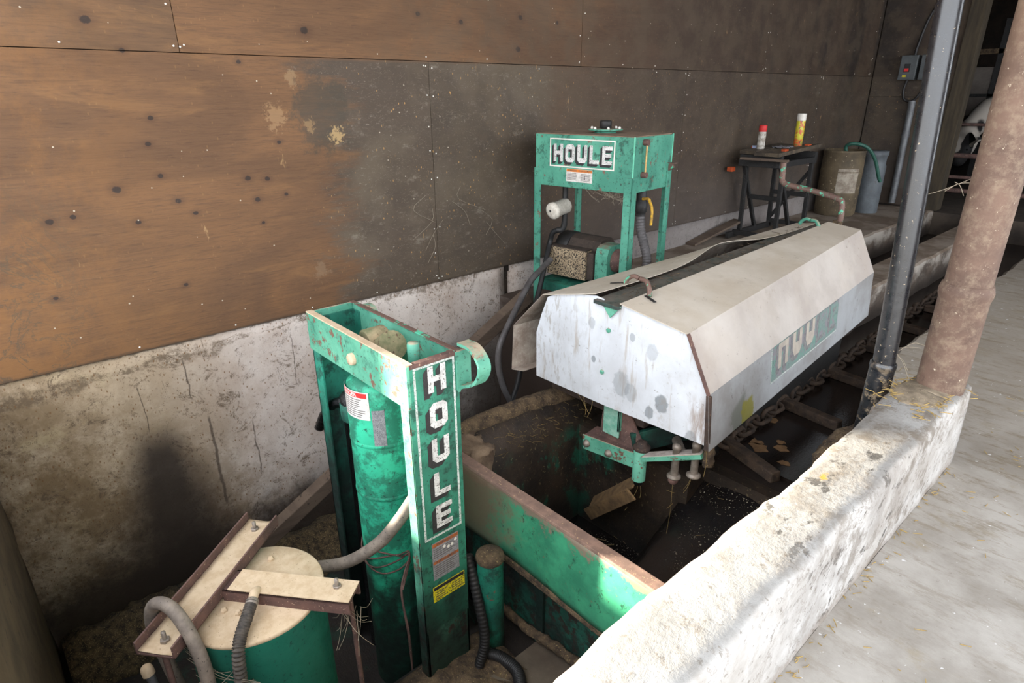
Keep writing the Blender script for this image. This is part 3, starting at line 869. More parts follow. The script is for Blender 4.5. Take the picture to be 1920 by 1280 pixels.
# back wall with doorway to the barn
bw = thing('wall_back', 'brown plywood back wall of the pit room', None, (0, 0, 0), kind='structure')
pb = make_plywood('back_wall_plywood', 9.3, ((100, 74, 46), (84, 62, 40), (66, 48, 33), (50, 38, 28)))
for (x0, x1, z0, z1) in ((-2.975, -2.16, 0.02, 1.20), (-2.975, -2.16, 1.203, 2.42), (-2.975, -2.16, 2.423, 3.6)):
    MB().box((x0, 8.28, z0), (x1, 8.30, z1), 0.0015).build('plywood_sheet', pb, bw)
MB().box((-3.2, 8.30, -0.1), (-2.14, 8.42, 3.6)).build('wall_backing', 'barn_dark', bw)
MB().box((-2.16, 8.24, 0.0), (-2.02, 8.42, 3.6), 0.004).build('door_post', plain('grimy_timber', (70, 60, 44), (46, 39, 29), 8, 0.85, stretch=(3, 3, 0.3)), bw)
MB().box((-2.02, 8.26, 2.75), (3.2, 8.42, 3.6)).build('door_header', 'barn_dark', bw)

struct('ceiling', MB().box((-3.2, -0.2, 3.6), (3.0, 16, 3.7)), plain('ceiling_boards', (92, 78, 62), (70, 58, 46), 3, 0.9))

# floors
fl = MB()
rows = [[(x0, y0, 0.0) for x0 in [-0.36 + 6.2 * j / 30 for j in range(31)]] for y0 in [-0.35 + 2.8 * i / 30 for i in range(31)]]
fl.sheet(rows, (0, 0, -0.3))
struct('floor', fl, 'floor')
flo = bpy.data.objects['floor']
flo['_base'] = (0, 0, 0)
def ragged_slab(x0, x1, y0, y1, z0, z1, n, amp, side, front=False):
    """slab whose edge on `side` (-1 low x, +1 high x) wanders a little"""
    rows = []
    for i in range(n + 1):
        y = y0 + (y1 - y0) * i / n
        j = random.uniform(-amp, amp)
        rx = [x0, x0 + 0.02, (x0 * 3 + x1) / 4, (x0 + x1) / 2, (x0 + 3 * x1) / 4, x1 - 0.02, x1]
        if side < 0:
            rx[0] += j; rx[1] += j
        else:
            rx[-1] += j; rx[-2] += j
        zz = [z1] * 7
        if side < 0:
            zz[0] -= 0.012
        else:
            zz[-1] -= 0.012
        rows.append([(rx[q], y, zz[q]) for q in range(7)])
    return MB().sheet(rows, (0, 0, z0 - z1))
rows = []
for i in range(61):
    y = 2.4495 + (8.28 - 2.4495) * (i / 60) ** 1.4
    xe = -0.64 - 0.23 * min(1.0, max(0.0, (y - 2.4495) / 0.85)) ** 0.8 + random.uniform(-0.012, 0.012)
    rows.append([(xe, y, -0.018), (xe + 0.02, y, -0.003), (-0.3, y, 0), (1.0, y, 0), (3.0, y, 0), (6.0, y, 0)])
MB().sheet(rows, (0, 0, -0.5), False).build('floor_slab_beyond_curb', 'floor', flo)
MB().box((-3.2, 8.28, -0.5), (6.0, 16, -0.02)).build('barn_floor', plain('dark_barn_floor', (70, 60, 50), (44, 36, 30), 5, 0.8), flo)
MB().box((-8, -14, -0.3), (8, -0.36, -0.004)).build('yard_slab', plain('pale_yard_concrete', (186, 180, 172), (166, 160, 150), 2, 0.85), flo)

# curb
cb = MB()
NY = 60
rows = []
sec = [(-0.543, -0.45), (-0.543, -0.1), (-0.543, 0.2), (-0.54, 0.285), (-0.527, 0.306), (-0.50, 0.311), (-0.45, 0.312), (-0.41, 0.311), (-0.378, 0.309), (-0.365, 0.300), (-0.361, 0.28), (-0.361, 0.2), (-0.36, 0.1), (-0.36, 0.0)]
for i in range(NY + 1):
    y = -0.36 + 2.82 * i / NY
    wob = 0.012 * math.sin(y * 5.1) + 0.008 * math.sin(y * 13.3 + 1)
    r = []
    for q, (x, z) in enumerate(sec):
        jx = random.uniform(-0.005, 0.005) if 2 <= q <= 5 else random.uniform(-0.0015, 0.0015)
        if q in (2, 3, 4):
            jx += wob * 0.6
        if q in (9, 10):
            jx += 0.004 * math.sin(y * 17) 
        r.append((x + jx, y, z + random.uniform(-0.002, 0.002) * (q > 2)))
    rows.append(r)
vs = [p for r in rows for p in r]
nc = len(sec)
fs = [(i * nc + j, i * nc + j + 1, (i + 1) * nc + j + 1, (i + 1) * nc + j) for i in range(NY) for j in range(nc - 1)]
fs.append(tuple(range(nc)))
fs.append(tuple(NY * nc + j for j in range(nc)))
cb.add(vs, fs, True)
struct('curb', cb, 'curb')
cbo = bpy.data.objects['curb']
cbo['_base'] = (0, 0, 0)
MB().box((-0.56, -0.36, -1.3), (-0.36, 2.46, -0.3)).build('pit_side_below_curb', 'pit', cbo)

# left bank, median and gutters
struct('concrete_bank', ragged_slab(-3.0, -2.05, 2.56, 8.28, -1.3, 0.0, 46, 0.012, 1), 'bank')
struct('concrete_median', ragged_slab(-1.60, -1.375, 2.5, 8.28, -0.6, 0.0, 46, 0.01, 1), 'bank')
gb = MB()
gb.box((-2.06, 2.56, -0.6), (-1.59, 12, -0.3))
gb.box((-1.39, 2.25, -0.6), (-0.54, 12, -0.34))
struct('gutter_floor', gb, 'pit')
struct('gutter_water', MB().box((-1.38, 2.32, -0.34), (-0.60, 12, -0.262)), 'gutter_water', kind='stuff')
MB().box((-2.055, 2.8, -0.3), (-1.605, 12, -0.27)).build('gutter_water', 'gutter_water', None, kind='stuff')

# pit shell
ps = MB()
ps.box((-3.1, -0.3, -1.4), (-0.5, 2.6, -1.16))
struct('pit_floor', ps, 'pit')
struct('pit_ledge', MB().box((-1.62, 0.62, -1.2), (-0.55, 1.36, -0.90)), 'pit')
struct('pit_water', MB().box((-1.36, 0.64, -0.90), (-0.56, 1.355, -0.86)), 'water', kind='stuff')
# inner wall of the reception pit with a manure-crusted top
iw = MB()
rows = []
for i in range(25):
    y = 1.46 + 0.92 * i / 24
    rows.append([(x + random.uniform(-.006, .006), y, z + random.uniform(-.006, .006)) for x, z in ((-2.10, -1.2), (-2.10, -0.7), (-2.10, -0.23), (-2.07, -0.20), (-2.02, -0.19), (-1.95, -0.20), (-1.90, -0.235), (-1.86, -0.33), (-1.84, -0.7), (-1.84, -1.2))])
nc = 10
iw.add([p for r in rows for p in r], [(i * nc + j, i * nc + j + 1, (i + 1) * nc + j + 1, (i + 1) * nc + j) for i in range(24) for j in range(nc - 1)] + [tuple(range(nc)), tuple(24 * nc + j for j in range(nc))], True)
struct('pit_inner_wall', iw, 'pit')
iwo = bpy.data.objects['pit_inner_wall']
iwo['_base'] = (0, 0, 0)
blob_path('manure_crust', [(-2.02, 1.44, -0.215), (-2.01, 1.7, -0.205), (-1.99, 1.95, -0.205), (-1.96, 2.2, -0.215)], 0.052, 'manure', iwo, 12, 0.07)
# crumbling concrete lump at its near end
lb = bmesh.new()
bmesh.ops.create_cube(lb, size=1)
bmesh.ops.subdivide_edges(lb, edges=lb.edges[:], cuts=5, use_grid_fill=True)
for v in lb.verts:
    v.co = Vector((-1.90 + v.co.x * 0.19 + random.uniform(-.008, .008), 1.44 + v.co.y * 0.13 + random.uniform(-.008, .008), -0.29 + v.co.z * 0.20 + random.uniform(-.008, .008)))
bmesh.ops.bevel(lb, geom=[e for e in lb.edges if e.calc_face_angle(0) > 0.9], offset=0.015, segments=2, affect='EDGES')
lb.verts.index_update()
MB().bm(lb, None, True).build('crumbling_concrete_end', plain('brown_crumbling_concrete', (128, 108, 88), (92, 76, 62), 12, 0.9, bump=0.8, bd=0.015), iwo)
# far wall of the reception pit and wet apron under the gutter end
pe = MB()
pe.box((-1.86, 2.12, -1.2), (-1.2, 2.5, -0.34))
struct('pit_end_wall', pe, 'pit')
ap = []
for i in range(17):
    t = i / 16
    row = []
    for j in range(19):
        x = -1.24 + (0.70) * j / 18
        z = -0.36 - 0.52 * t + 0.004 * math.sin(x * 23 + t * 9) + random.uniform(-0.004, 0.004) - 0.10 * max(0, (-1.0 - x))
        row.append((x, 2.3 - 0.95 * t, z))
    ap.append(row)
struct('wet_apron', MB().sheet(ap, (0, 0, -0.06), True), 'slurry')
struct('slurry_surface', MB().box((-1.85, 1.36, -1.0), (-0.56, 2.13, -0.90)), 'slurry', kind='stuff')

# chaff heaped along the foot of the long wall
hp = []
for i in range(5):
    t = i / 4
    hp.append([(-2.98 + 0.34 * t + random.uniform(-.02, .02), -0.15 + 2.5 * j / 60, -1.14 + 0.12 * math.sin(PI * (0.25 + 0.75 * t)) * (0.8 + 0.3 * random.random()) * (1 - 0.2 * t)) for j in range(61)])
MB().sheet(hp, (0, 0, -0.2), True).build('chaff_heap', 'debris', None, kind='stuff', label='tan chaff heaped along the foot of the long wall')
hp = []
for i in range(7):
    t = i / 6
    hp.append([(-1.58 + 0.36 * t, 0.66 + 0.56 * j / 14, -0.885 + 0.05 * random.random() * math.sin(PI * t) + 0.03 * math.sin(PI * j / 14)) for j in range(15)])
MB().sheet(hp, (0, 0, -0.1), True).build('wet_debris', 'manure', None, kind='stuff', label='wet straw debris on the pit bottom beside the ram frame')

# ================================================================== RAM FRAME (tall green frame with the vertical lettering)
ram = thing('ram_frame', 'tall green steel ram frame with vertical white block lettering standing in the pit', 'machine frame', (-1.85, 1.0, -1.16))
XF = -1.5
FY0, FY1 = 0.897, 1.103
def c_channel(x_web, dirx, y0, y1, z0, z1, fl, t=0.009):
    """channel section: web in the YZ plane at x_web, flanges running inwards along -dirx"""
    mb = MB()
    mb.box((min(x_web, x_web - dirx * t), y0, z0), (max(x_web, x_web - dirx * t), y1, z1), 0.002)
    for (a, b) in ((y0, y0 + t), (y1 - t, y1)):
        mb.box((min(x_web, x_web - dirx * fl), a, z0), (max(x_web, x_web - dirx * fl), b, z1), 0.002)
    return mb
c_channel(XF, 1, FY0 + 0.004, FY1 - 0.004, -1.16, 0.47, 0.055).build('upright_channel', 'green_lift', ram, label='right upright channel, bright green front edge')
c_channel(-2.20, -1, FY0 + 0.006, FY1 - 0.006, -1.16, 0.45, 0.062).build('upright_channel', 'green_dark', ram, label='left upright channel, oily')
# box head: four plates
hd = MB()
hd.box((-2.205, FY0, 0.325), (-1.497, FY0 + 0.012, 0.476), 0.002)
hd.build('head_front_plate', 'green_lift', ram)
MB().box((-2.205, FY1 - 0.012, 0.325), (-1.497, FY1, 0.476), 0.002).build('head_back_plate', 'green', ram)
MB().box((-2.207, FY0 + 0.012, 0.325), (-2.195, FY1 - 0.012, 0.476), 0.002).build('head_end_plate', 'green', ram)
MB().box((-1.52, FY0 + 0.012, 0.462), (-1.4975, FY1 - 0.012, 0.477), 0.002).build('head_end_lip', 'rust_edge', ram)
MB().box((-2.205, FY0, 0.4755), (-1.50, FY0 + 0.026, 0.480), 0.001).build('head_front_rim', 'dust_steel', ram)
MB().box((-2.205, FY1 - 0.02, 0.4755), (-1.50, FY1, 0.480), 0.001).build('head_back_rim', 'rust_green', ram)
# pin boss with tan end and its cross tube inside the head
MB().lathe((-1.845, FY0 + 0.10, 0.395), [(0.022, 0), (0.022, -0.112), (0.019, -0.116), (0.0005, -0.117)], 20, (0, 1, 0)).build('hinge_pin', 'dust_steel', ram)
lug = MB()
lug.lathe((-1.86, 1.0, 0.43), [(0.045, -0.045), (0.052, -0.04), (0.052, 0.035), (0.047, 0.04)], 24, (0, 1, 0.0))
lug.tube([(-1.98, 1.0, 0.37), (-1.84, 1.0, 0.40), (-1.74, 1.0, 0.45)], lambda t: 0.045 + 0.008 * t, 18)
lug.build('cylinder_lug', plain('dust_caked_lug', (168, 148, 116), (92, 96, 66), 9, 0.9, speck=(90, 70, 52)), ram)
MB().lathe((-1.612, 1.0, 0.30), [(0.021, 0), (0.021, 0.19), (0.018, 0.197), (0.0005, 0.199)], 18).build('guide_rod', 'green', ram)
# main hydraulic cylinder
MB().lathe((-1.865, 1.0, -1.16), [(0.125, 0), (0.125, 1.40), (0.118, 1.44), (0.09, 1.46), (0.05, 1.48), (0.05, 1.56), (0.0005, 1.56)], 40).build('hydraulic_cylinder', 'green_cyl', ram)
for zc in (-0.18, 0.05):
    MB().lathe((-1.865, 1.0, zc), [(0.1255, 0), (0.1275, 0.004), (0.1275, 0.012), (0.1255, 0.016)], 40).build('weld_ring', 'green_cyl', ram)
# greasy feed cylinder with hose
fc = MB()
fc.lathe((-2.065, 0.985, -1.16), [(0.045, 0), (0.045, 1.22), (0.052, 1.225), (0.052, 1.30), (0.04, 1.315), (0.028, 1.32), (0.028, 1.345), (0.0005, 1.35)], 22)
fc.build('greasy_cylinder', 'black_oil', ram)
MB().lathe((-2.065, 0.985, 0.04), [(0.053, 0), (0.055, 0.02), (0.055, 0.07), (0.05, 0.075)], 20).build('cylinder_collar', 'green_dark', ram)
blob_path('black_hose_end', [(-2.06, 0.975, 0.12), (-2.13, 0.95, 0.095), (-2.23, 0.95, 0.03), (-2.30, 0.95, -0.04), (-2.36, 0.95, -0.12)], 0.02, 'black_oil', ram, 10, 0.12)
# D-shaped lifting eyes on the back plate
def d_eye(x0, y, z0, r, sgn, mat, name, lab):
    mb = MB()
    pts = [(x0, y, z0 + r), (x0 + sgn * r * 0.9, y, z0 + r * 0.98), (x0 + sgn * r * 1.55, y, z0 + r * 0.45), (x0 + sgn * r * 1.6, y, z0 - r * 0.15), (x0 + sgn * r * 1.1, y, z0 - r * 0.85), (x0, y, z0 - r * 1.35)]
    P = catmull(pts, 6)
    vs, fs = [], []
    for i, p in enumerate(P):
        t = (P[min(i + 1, len(P) - 1)] - P[max(i - 1, 0)]).normalized()
        nn = t.cross(Vector((0, 1, 0))).normalized()
        for a, b in ((-1, -1), (1, -1), (1, 1), (-1, 1)):
            vs.append(p + nn * 0.005 * a + Vector((0, 0.024 * b, 0)))
    for i in range(len(P) - 1):
        for k in range(4):
            fs.append((i * 4 + k, i * 4 + (k + 1) % 4, (i + 1) * 4 + (k + 1) % 4, (i + 1) * 4 + k))
    fs += [(0, 1, 2, 3), tuple((len(P) - 1) * 4 + k for k in range(4))]
    mb.add(vs, fs)
    return mb.build(name, mat, ram, label=lab)
d_eye(-1.50, 1.12, 0.432, 0.066, 1, 'green', 'lifting_eye', 'D-shaped eye on the right side')
d_eye(-2.16, 1.125, 0.425, 0.04, 1, 'green', 'lifting_eye', 'small D-shaped eye at the back')
MB().box((-1.505, 1.085, 0.335), (-1.492, 1.145, 0.475), 0.002).build('eye_gusset', 'green', ram)
# lettering on the right upright
lf = plane_map((XF, 0, 0), (0, 1, 0), (0, 0, 1))
flat(MB(), [rect(FY0 + 0.006, -0.62, FY1 - 0.006, 0.460)], lf, 0.0004, 0.0012).build('letter_panel', 'green_letterface', ram)
dec = flat(MB(), frame_polys(0.921, -0.205, 1.081, 0.463, 0.008), lf, 0.0012, 0.0020).build('decal_border', 'frame_print', ram)
sh = MB()
lx, lw, lh = 0.974, 0.070, 0.093
for i, ch in enumerate('HOULE'):
    zb = 0.36 - i * 0.1325
    for q in range(5):
        flat(sh, letter_polys(ch, lx - 0.0035 * (q + 1), zb - 0.0035 * (q + 1), lw, lh), lf, 0.0014 , 0.0020 + 0.00001 * q)
sh.build('letter_shadow', 'black_print', dec)
for i, ch in enumerate('HOULE'):
    zb = 0.36 - i * 0.1325
    flat(MB(), letter_polys(ch, lx, zb, lw, lh), lf, 0.0022, 0.0030).build('letter', 'white_paint', dec, label='white letter ' + ch)
wb = flat(MB(), [rect(0.947, -0.392, 1.063, -0.228)], lf, 0.0012, 0.0020).build('warning_label', 'label_dirty', ram, label='worn grey and orange warning label')
for (z0, z1) in ((-0.246, -0.231), (-0.322, -0.309)):
    flat(MB(), [rect(0.949, z0, 1.061, z1)], lf, 0.0021, 0.0025).build('orange_band', 'orange_dirty', wb)
text_part('warning_text', 'WARNING', 0.013, lambda a, b, c: lf(1.0 + a, -0.2385 + b, c + 0.0018), 'ink', wb)
text_part('warning_text', 'AVERTISSEMENT', 0.012, lambda a, b, c: lf(1.005 + a, -0.3155 + b, c + 0.0018), 'ink', wb)
ln = MB()
for i in range(5):
    flat(ln, [rect(0.953, -0.258 - i * 0.009, 0.953 + random.uniform(0.07, 0.10), -0.2555 - i * 0.009)], lf, 0.0021, 0.0024)
for i in range(6):
    flat(ln, [rect(0.953, -0.333 - i * 0.009, 0.953 + random.uniform(0.07, 0.10), -0.3305 - i * 0.009)], lf, 0.0021, 0.0024)
ln.build('printed_lines', 'ink', wb)
pt_ = MB()
for (a, b) in ((1.0, -0.262), (1.018, -0.272), (1.034, -0.270), (1.05, -0.256)):
    flat(pt_, [[(a + 0.006 * math.cos(t * PI / 3 + .3) * (1 + .3 * (t % 2)), b + 0.007 * math.sin(t * PI / 3 + .3)) for t in range(6)]], lf, 0.0024, 0.0028)
pt_.build('paint_spatter', 'white_plastic', wb)
yb = flat(MB(), [rect(0.940, -0.492, 1.084, -0.422)], lf, 0.0012, 0.0020).build('caution_label', 'yellow', ram, label='yellow label with black header')
flat(MB(), [rect(0.944, -0.439, 1.080, -0.425)], lf, 0.0021, 0.0025).build('black_band', 'black_print', yb)
ln = MB()
for i in range(4):
    for (a, b) in ((0.945, 1.005), (1.02, 1.078)):
        flat(ln, [rect(a + random.uniform(0, .008), -0.452 - i * 0.010, b - random.uniform(0, .014), -0.4485 - i * 0.010)], lf, 0.0021, 0.0024)
ln.build('printed_lines', 'ink', yb)
# danger label wrapped on the cylinder
def cyl_map(cx, cy, r, a0, z0):
    return lambda a, b, c: Vector((cx + (r + c) * math.sin(a0 + a / r), cy - (r + c) * math.cos(a0 + a / r), z0 + b))
dm = cyl_map(-1.865, 1.0, 0.125, 0.05, 0.225)
def wrap(mb, x0, y0, x1, y1, c, n=14):
    for i in range(n):
        a, b = x0 + (x1 - x0) * i / n, x0 + (x1 - x0) * (i + 1) / n
        flat(mb, [rect(a, y0, b, y1)], dm, c, c + 0.0005)
    return mb
dl = wrap(MB(), -0.08, -0.055, 0.085, 0.055, 0.0006).build('danger_label', 'label_white', ram, label='white label with red DANGER header')
wrap(MB(), -0.077, 0.032, 0.078, 0.051, 0.0012).build('red_band', 'red', dl)
text_part('danger_text', 'DANGER', 0.021, lambda a, b, c: dm(a - 0.005, b + 0.0415, c + 0.0012), 'white_plastic', dl)
wm = MB()
for i in range(9):
    wrap(wm, -0.072, 0.022 - i * 0.0085, random.uniform(0.035, 0.072), 0.0245 - i * 0.0085, 0.0012, 8)
wm.build('printed_lines', 'ink', dl)
dm2 = cyl_map(-1.865, 1.0, 0.125, 1.02, 0.15)
nl = MB()
for (a, b) in ((-0.03, -0.015), (-0.015, 0.0), (0.0, 0.015)):
    flat(nl, [rect(a, -0.09, b, 0.06)], dm2, 0.0006, 0.0012)
nl.build('side_label', 'label_dirty', ram)

# wire wrapped around the cylinder
wr = MB()
for q in range(4):
    pts = []
    for i in range(13):
        a = -1.9 + 3.4 * i / 12
        pts.append((-1.865 + 0.132 * math.sin(a), 1.0 - 0.132 * math.cos(a), -0.47 + 0.012 * q + 0.035 * math.sin(i * 0.55 + q) - 0.02 * i / 12))
    pts.append((-1.68 + q * 0.004, 0.91, -0.53))
    if q < 2:
        pts += [(-1.64 + q * .01, 0.90, -0.72), (-1.63, 0.90, -0.95)]
    wr.tube(pts, 0.0032, 6, n=5)
o = wr.build('tie_wire', 'rust', None)
o['label'] = 'rusty wire wrapped around the green cylinder of the ram frame'
o['category'] = 'wire'

# pale hose that leaves the drum and enters the frame
o = MB().tube([(-1.56, 0.96, -0.02), (-1.575, 0.93, -0.07), (-1.615, 0.89, -0.16), (-1.69, 0.84, -0.28), (-1.80, 0.76, -0.39), (-1.92, 0.66, -0.44), (-1.98, 0.55, -0.45)], 0.0235, 16, n=10).build('hydraulic_hose', 'hose', None)
o['label'] = 'dusty grey hose curving from behind the drum up into the ram frame'
o['category'] = 'hose'

# ================================================================== DRUM WITH CHANNEL BEAMS
TC = Vector((-1.723, 0.402, -0.25))
drum = thing('oil_drum', 'green cylindrical drum with tan dusty lid and steel channels on top', 'drum', (TC.x, TC.y, -1.16))
MB().lathe((TC.x, TC.y, -1.16), [(0.212, 0), (0.212, 0.885), (0.214, 0.89), (0.214, 0.905)], 56).build('drum_body', 'green_tank', drum)
lidm = MB().lathe((TC.x, TC.y, -0.256), [(0.2165, -0.004), (0.218, 0.0), (0.218, 0.007), (0.214, 0.010), (0.10, 0.0125), (0.0005, 0.013)], 56)
lidm.build('drum_lid', 'dust_steel', drum)
for (a, b) in ((-1.70, 0.30), (-1.66, 0.33), (-1.83, 0.50)):
    MB().lathe((a, b, -0.25), [(0.011, 0), (0.011, 0.012), (0.007, 0.018), (0.0005, 0.019)], 6, smooth=False).build('lid_bolt', 'dust_steel', drum)
MB().lathe((-1.755, 0.235, -0.246), [(0.030, 0), (0.030, 0.016), (0.026, 0.020), (0.0005, 0.021)], 20).build('filler_plug', 'dust_steel', drum)
# long channel, open side up
A0, A1 = Vector((-1.659, 0.118, -0.225)), Vector((-2.02, 0.55, -0.225))
def u_beam(p0, p1, w, h, t, up):
    mb = MB()
    d = (p1 - p0).normalized()
    side = Vector((0, 0, 1)).cross(d).normalized()
    if up:
        mb.bar(p0, p1, w, t, bevel=0.001)
        for s_ in (-1, 1):
            o_ = side * s_ * (w / 2 - t / 2) + Vector((0, 0, h / 2 - t / 2))
            mb.bar(p0 + o_, p1 + o_, t, h, bevel=0.001)
    else:
        o2 = Vector((0, 0, h - t))
        mb.bar(p0 + o2, p1 + o2, w, t, bevel=0.001)
        for s_ in (-1, 1):
            o_ = side * s_ * (w / 2 - t / 2) + Vector((0, 0, h / 2 - t / 2))
            mb.bar(p0 + o_, p1 + o_, t, h, bevel=0.001)
    return mb
ext = (A0 - A1).normalized()
ca = u_beam(A0 + ext * 0.03, A1, 0.122, 0.044, 0.006, True).build('steel_channel', 'rust_edge', drum, label='long channel, flanges up, filled with dust')
sd = ext.cross(Vector((0, 0, 1)))
mb = MB()
rows = []
for i in range(40):
    t = i / 39
    c0 = A0.lerp(A1, t) + ext * 0.028 * (1 - t)
    rows.append([c0 + sd * (0.054 * (j / 6 * 2 - 1)) + Vector((0, 0, 0.005 + random.uniform(0, 0.004) + 0.004 * (abs(j - 3) / 3))) for j in range(7)])
mb.sheet(rows, (0, 0, -0.003), True)
mb.build('dust_layer', 'dust_steel', ca)
B0, B1 = Vector((-1.775, 0.350, -0.243)), Vector((-1.452, 0.622, -0.243))
cbm = u_beam(B0, B1, 0.092, 0.044, 0.006, False).build('steel_channel', 'rust_edge', drum, label='short channel, flanges down, dusty top')
d = (B1 - B0).normalized()
MB().bar(B0 + d * 0.02 + Vector((0, 0, 0.046)), B1 + Vector((0, 0, 0.046)), 0.0915, 0.004, bevel=0.001).build('dust_layer', 'dust_steel', cbm)
for p in (A0 + Vector((-0.012, 0.012, 0.006)), A1 + Vector((0.03, -0.04, 0.006)), B1 + Vector((-0.055, -0.03, 0.044))):
    mb = MB().lathe(p, [(0.014, 0), (0.014, 0.009), (0.0115, 0.011)], 6, smooth=False)
    mb.lathe(p + Vector((0, 0, 0.011)), [(0.0065, 0), (0.0065, 0.024), (0.0005, 0.025)], 10)
    mb.build('nut', 'steel', drum)
for p in (A0 + Vector((0.0, 0.0, 0)), A1 + Vector((0.03, -0.04, 0.0)), B1 + Vector((-0.04, 0.0, -0.004))):
    MB().tube([p, p + Vector((0.004, 0.003, -0.5)), Vector((p.x + 0.006, p.y + 0.004, -1.16))], 0.0085, 10, spline=False).build('tie_rod', 'rust', drum)
# elbow and corrugated hose in front of the drum
eb = MB()
EX, EY = -1.585, 0.292
eb.tube([(-1.672, 0.405, -0.243), (-1.668, 0.400, -0.205), (-1.652, 0.385, -0.193), (-1.632, 0.370, -0.200)], 0.0145, 14, n=6)
eb.build('hose_elbow', 'dust_steel', drum)
MB().lathe((-1.636, 0.373, -0.199), [(0.0165, -0.002), (0.019, 0.002), (0.019, 0.014), (0.0165, 0.018)], 16, (0.75, -0.6, -0.25)).build('hose_clamp', 'steel', drum)
pts = catmull([(-1.63, 0.368, -0.200), (-1.59, 0.335, -0.212), (-1.545, 0.300, -0.222), (-1.512, 0.278, -0.245), (-1.502, 0.268, -0.32), (-1.498, 0.262, -0.42), (-1.508, 0.262, -0.56)], 30)
mb = MB()
mb.tube(pts, lambda t: 0.0165 + 0.0030 * math.sin(t * 2 * PI * 34), 14, spline=False)
mb.build('corrugated_hose', plain('dusty_corrugated_hose', (84, 76, 68), (52, 48, 45), 60, 0.7), drum)
# hose looping over the end of the long channel
o = MB().tube([(-1.745, 0.155, -0.62), (-1.775, 0.13, -0.40), (-1.79, 0.12, -0.24), (-1.765, 0.135, -0.155), (-1.70, 0.165, -0.135), (-1.63, 0.185, -0.18), (-1.575, 0.195, -0.28), (-1.555, 0.19, -0.42), (-1.57, 0.18, -0.56), (-1.62, 0.18, -0.75)], 0.0195, 16, n=9).build('looped_hose', 'hose', None)
o['label'] = 'tan dusty hose arching over the near end of the long channel'
o['category'] = 'hose'
o = thing('capped_pipe', 'short grey pipe with domed cap left of the drum', 'pipe', (-1.80, 0.09, -1.16))
MB().tube([(-1.815, 0.075, -0.42), (-1.72, 0.11, -0.80), (-1.66, 0.13, -1.16)], 0.013, 14).build('pipe', 'conduit', o)
MB().lathe((-1.812, 0.076, -0.435), [(0.0185, 0), (0.0185, 0.02), (0.015, 0.03), (0.007, 0.036), (0.0005, 0.037)], 18, (-0.24, -0.09, 0.96)).build('cap', 'dust_steel', o)

# cobwebs between beam end and frame
cw = MB()
for i in range(16):
    a = Vector((-1.44 + random.uniform(-.03, .03), 0.60 + random.uniform(-.03, .03), -0.24))
    b = a + Vector((random.uniform(-.12, .06), random.uniform(-.06, .1), random.uniform(-.16, -.03)))
    cw.tube([a, (a + b) / 2 + Vector((0, 0, -0.02)), b], 0.0008, 4, n=3, cap=False)
for i in range(10):
    a = Vector((-1.60 + random.uniform(-.1, .1), 0.17, -0.30 + random.uniform(-.05, .03)))
    b = Vector((-1.50 + random.uniform(-.1, .1), 0.30, -0.34 + random.uniform(-.1, .05)))
    cw.tube([a, (a + b) / 2 + Vector((0, -0.01, -0.03)), b], 0.0009, 4, n=4, cap=False)
cw.build('cobweb', 'web', None, kind='stuff', label='dusty cobwebs hanging from the channel ends on the drum')

# ================================================================== LONG TIMBER, STUB PIPE, GREEN PIT PLATES
o = MB().bar((-2.70, 2.53, 0.07), (-2.74, 0.60, -0.93), 0.075, 0.075, bevel=0.006).build('leaning_timber', 'wood_beam', None)
o['label'] = 'long weathered square timber leaning down into the pit along the wall'
o['category'] = 'timber'
o = thing('green_stub_pipe', 'short upright green pipe with dirty open top beside the ram frame', 'pipe', (-1.46, 1.20, -1.12))
MB().lathe((-1.485, 1.20, -0.90), [(0.052, 0), (0.052, 0.48)], 26).build('pipe', painted('oily_green_pipe', (34, 138, 112), (24, 96, 84), chip=0.62, grime=1.3, oil_z=(-0.85, -0.35)), o)
MB().lathe((-1.485, 1.20, -0.43), [(0.055, 0), (0.057, 0.01), (0.054, 0.025), (0.03, 0.032), (0.0005, 0.03)], 26).build('crusted_cap', 'manure', o)
for q, (lab, pts, r, cor) in enumerate((
        ('black ribbed hose rising beside the green upright', [(-1.55, 1.14, -0.42), (-1.48, 1.13, -0.58), (-1.43, 1.12, -0.74), (-1.42, 1.08, -0.85)], 0.020, True),
        ('black ribbed hose lying on the pit bottom by the stub pipe', [(-1.44, 1.13, -0.835), (-1.38, 1.16, -0.835), (-1.30, 1.17, -0.84), (-1.24, 1.14, -0.85)], 0.024, True))):
    P = catmull(pts, 30)
    o = MB().tube(P, (lambda t, r=r: r + 0.002 * math.sin(t * 2 * PI * 30)) if cor else r, 12, spline=False).build('ribbed_hose', 'black', None)
    o['label'] = lab
    o['category'] = 'hose'
o = MB().tube([(-1.59, 1.20, -0.56), (-1.56, 1.20, -0.68), (-1.53, 1.19, -0.88)], 0.009, 8).build('thin_green_rod', 'green_dark', None)
o['label'] = 'thin dark green rod between frame and stub pipe'
o['category'] = 'rod'

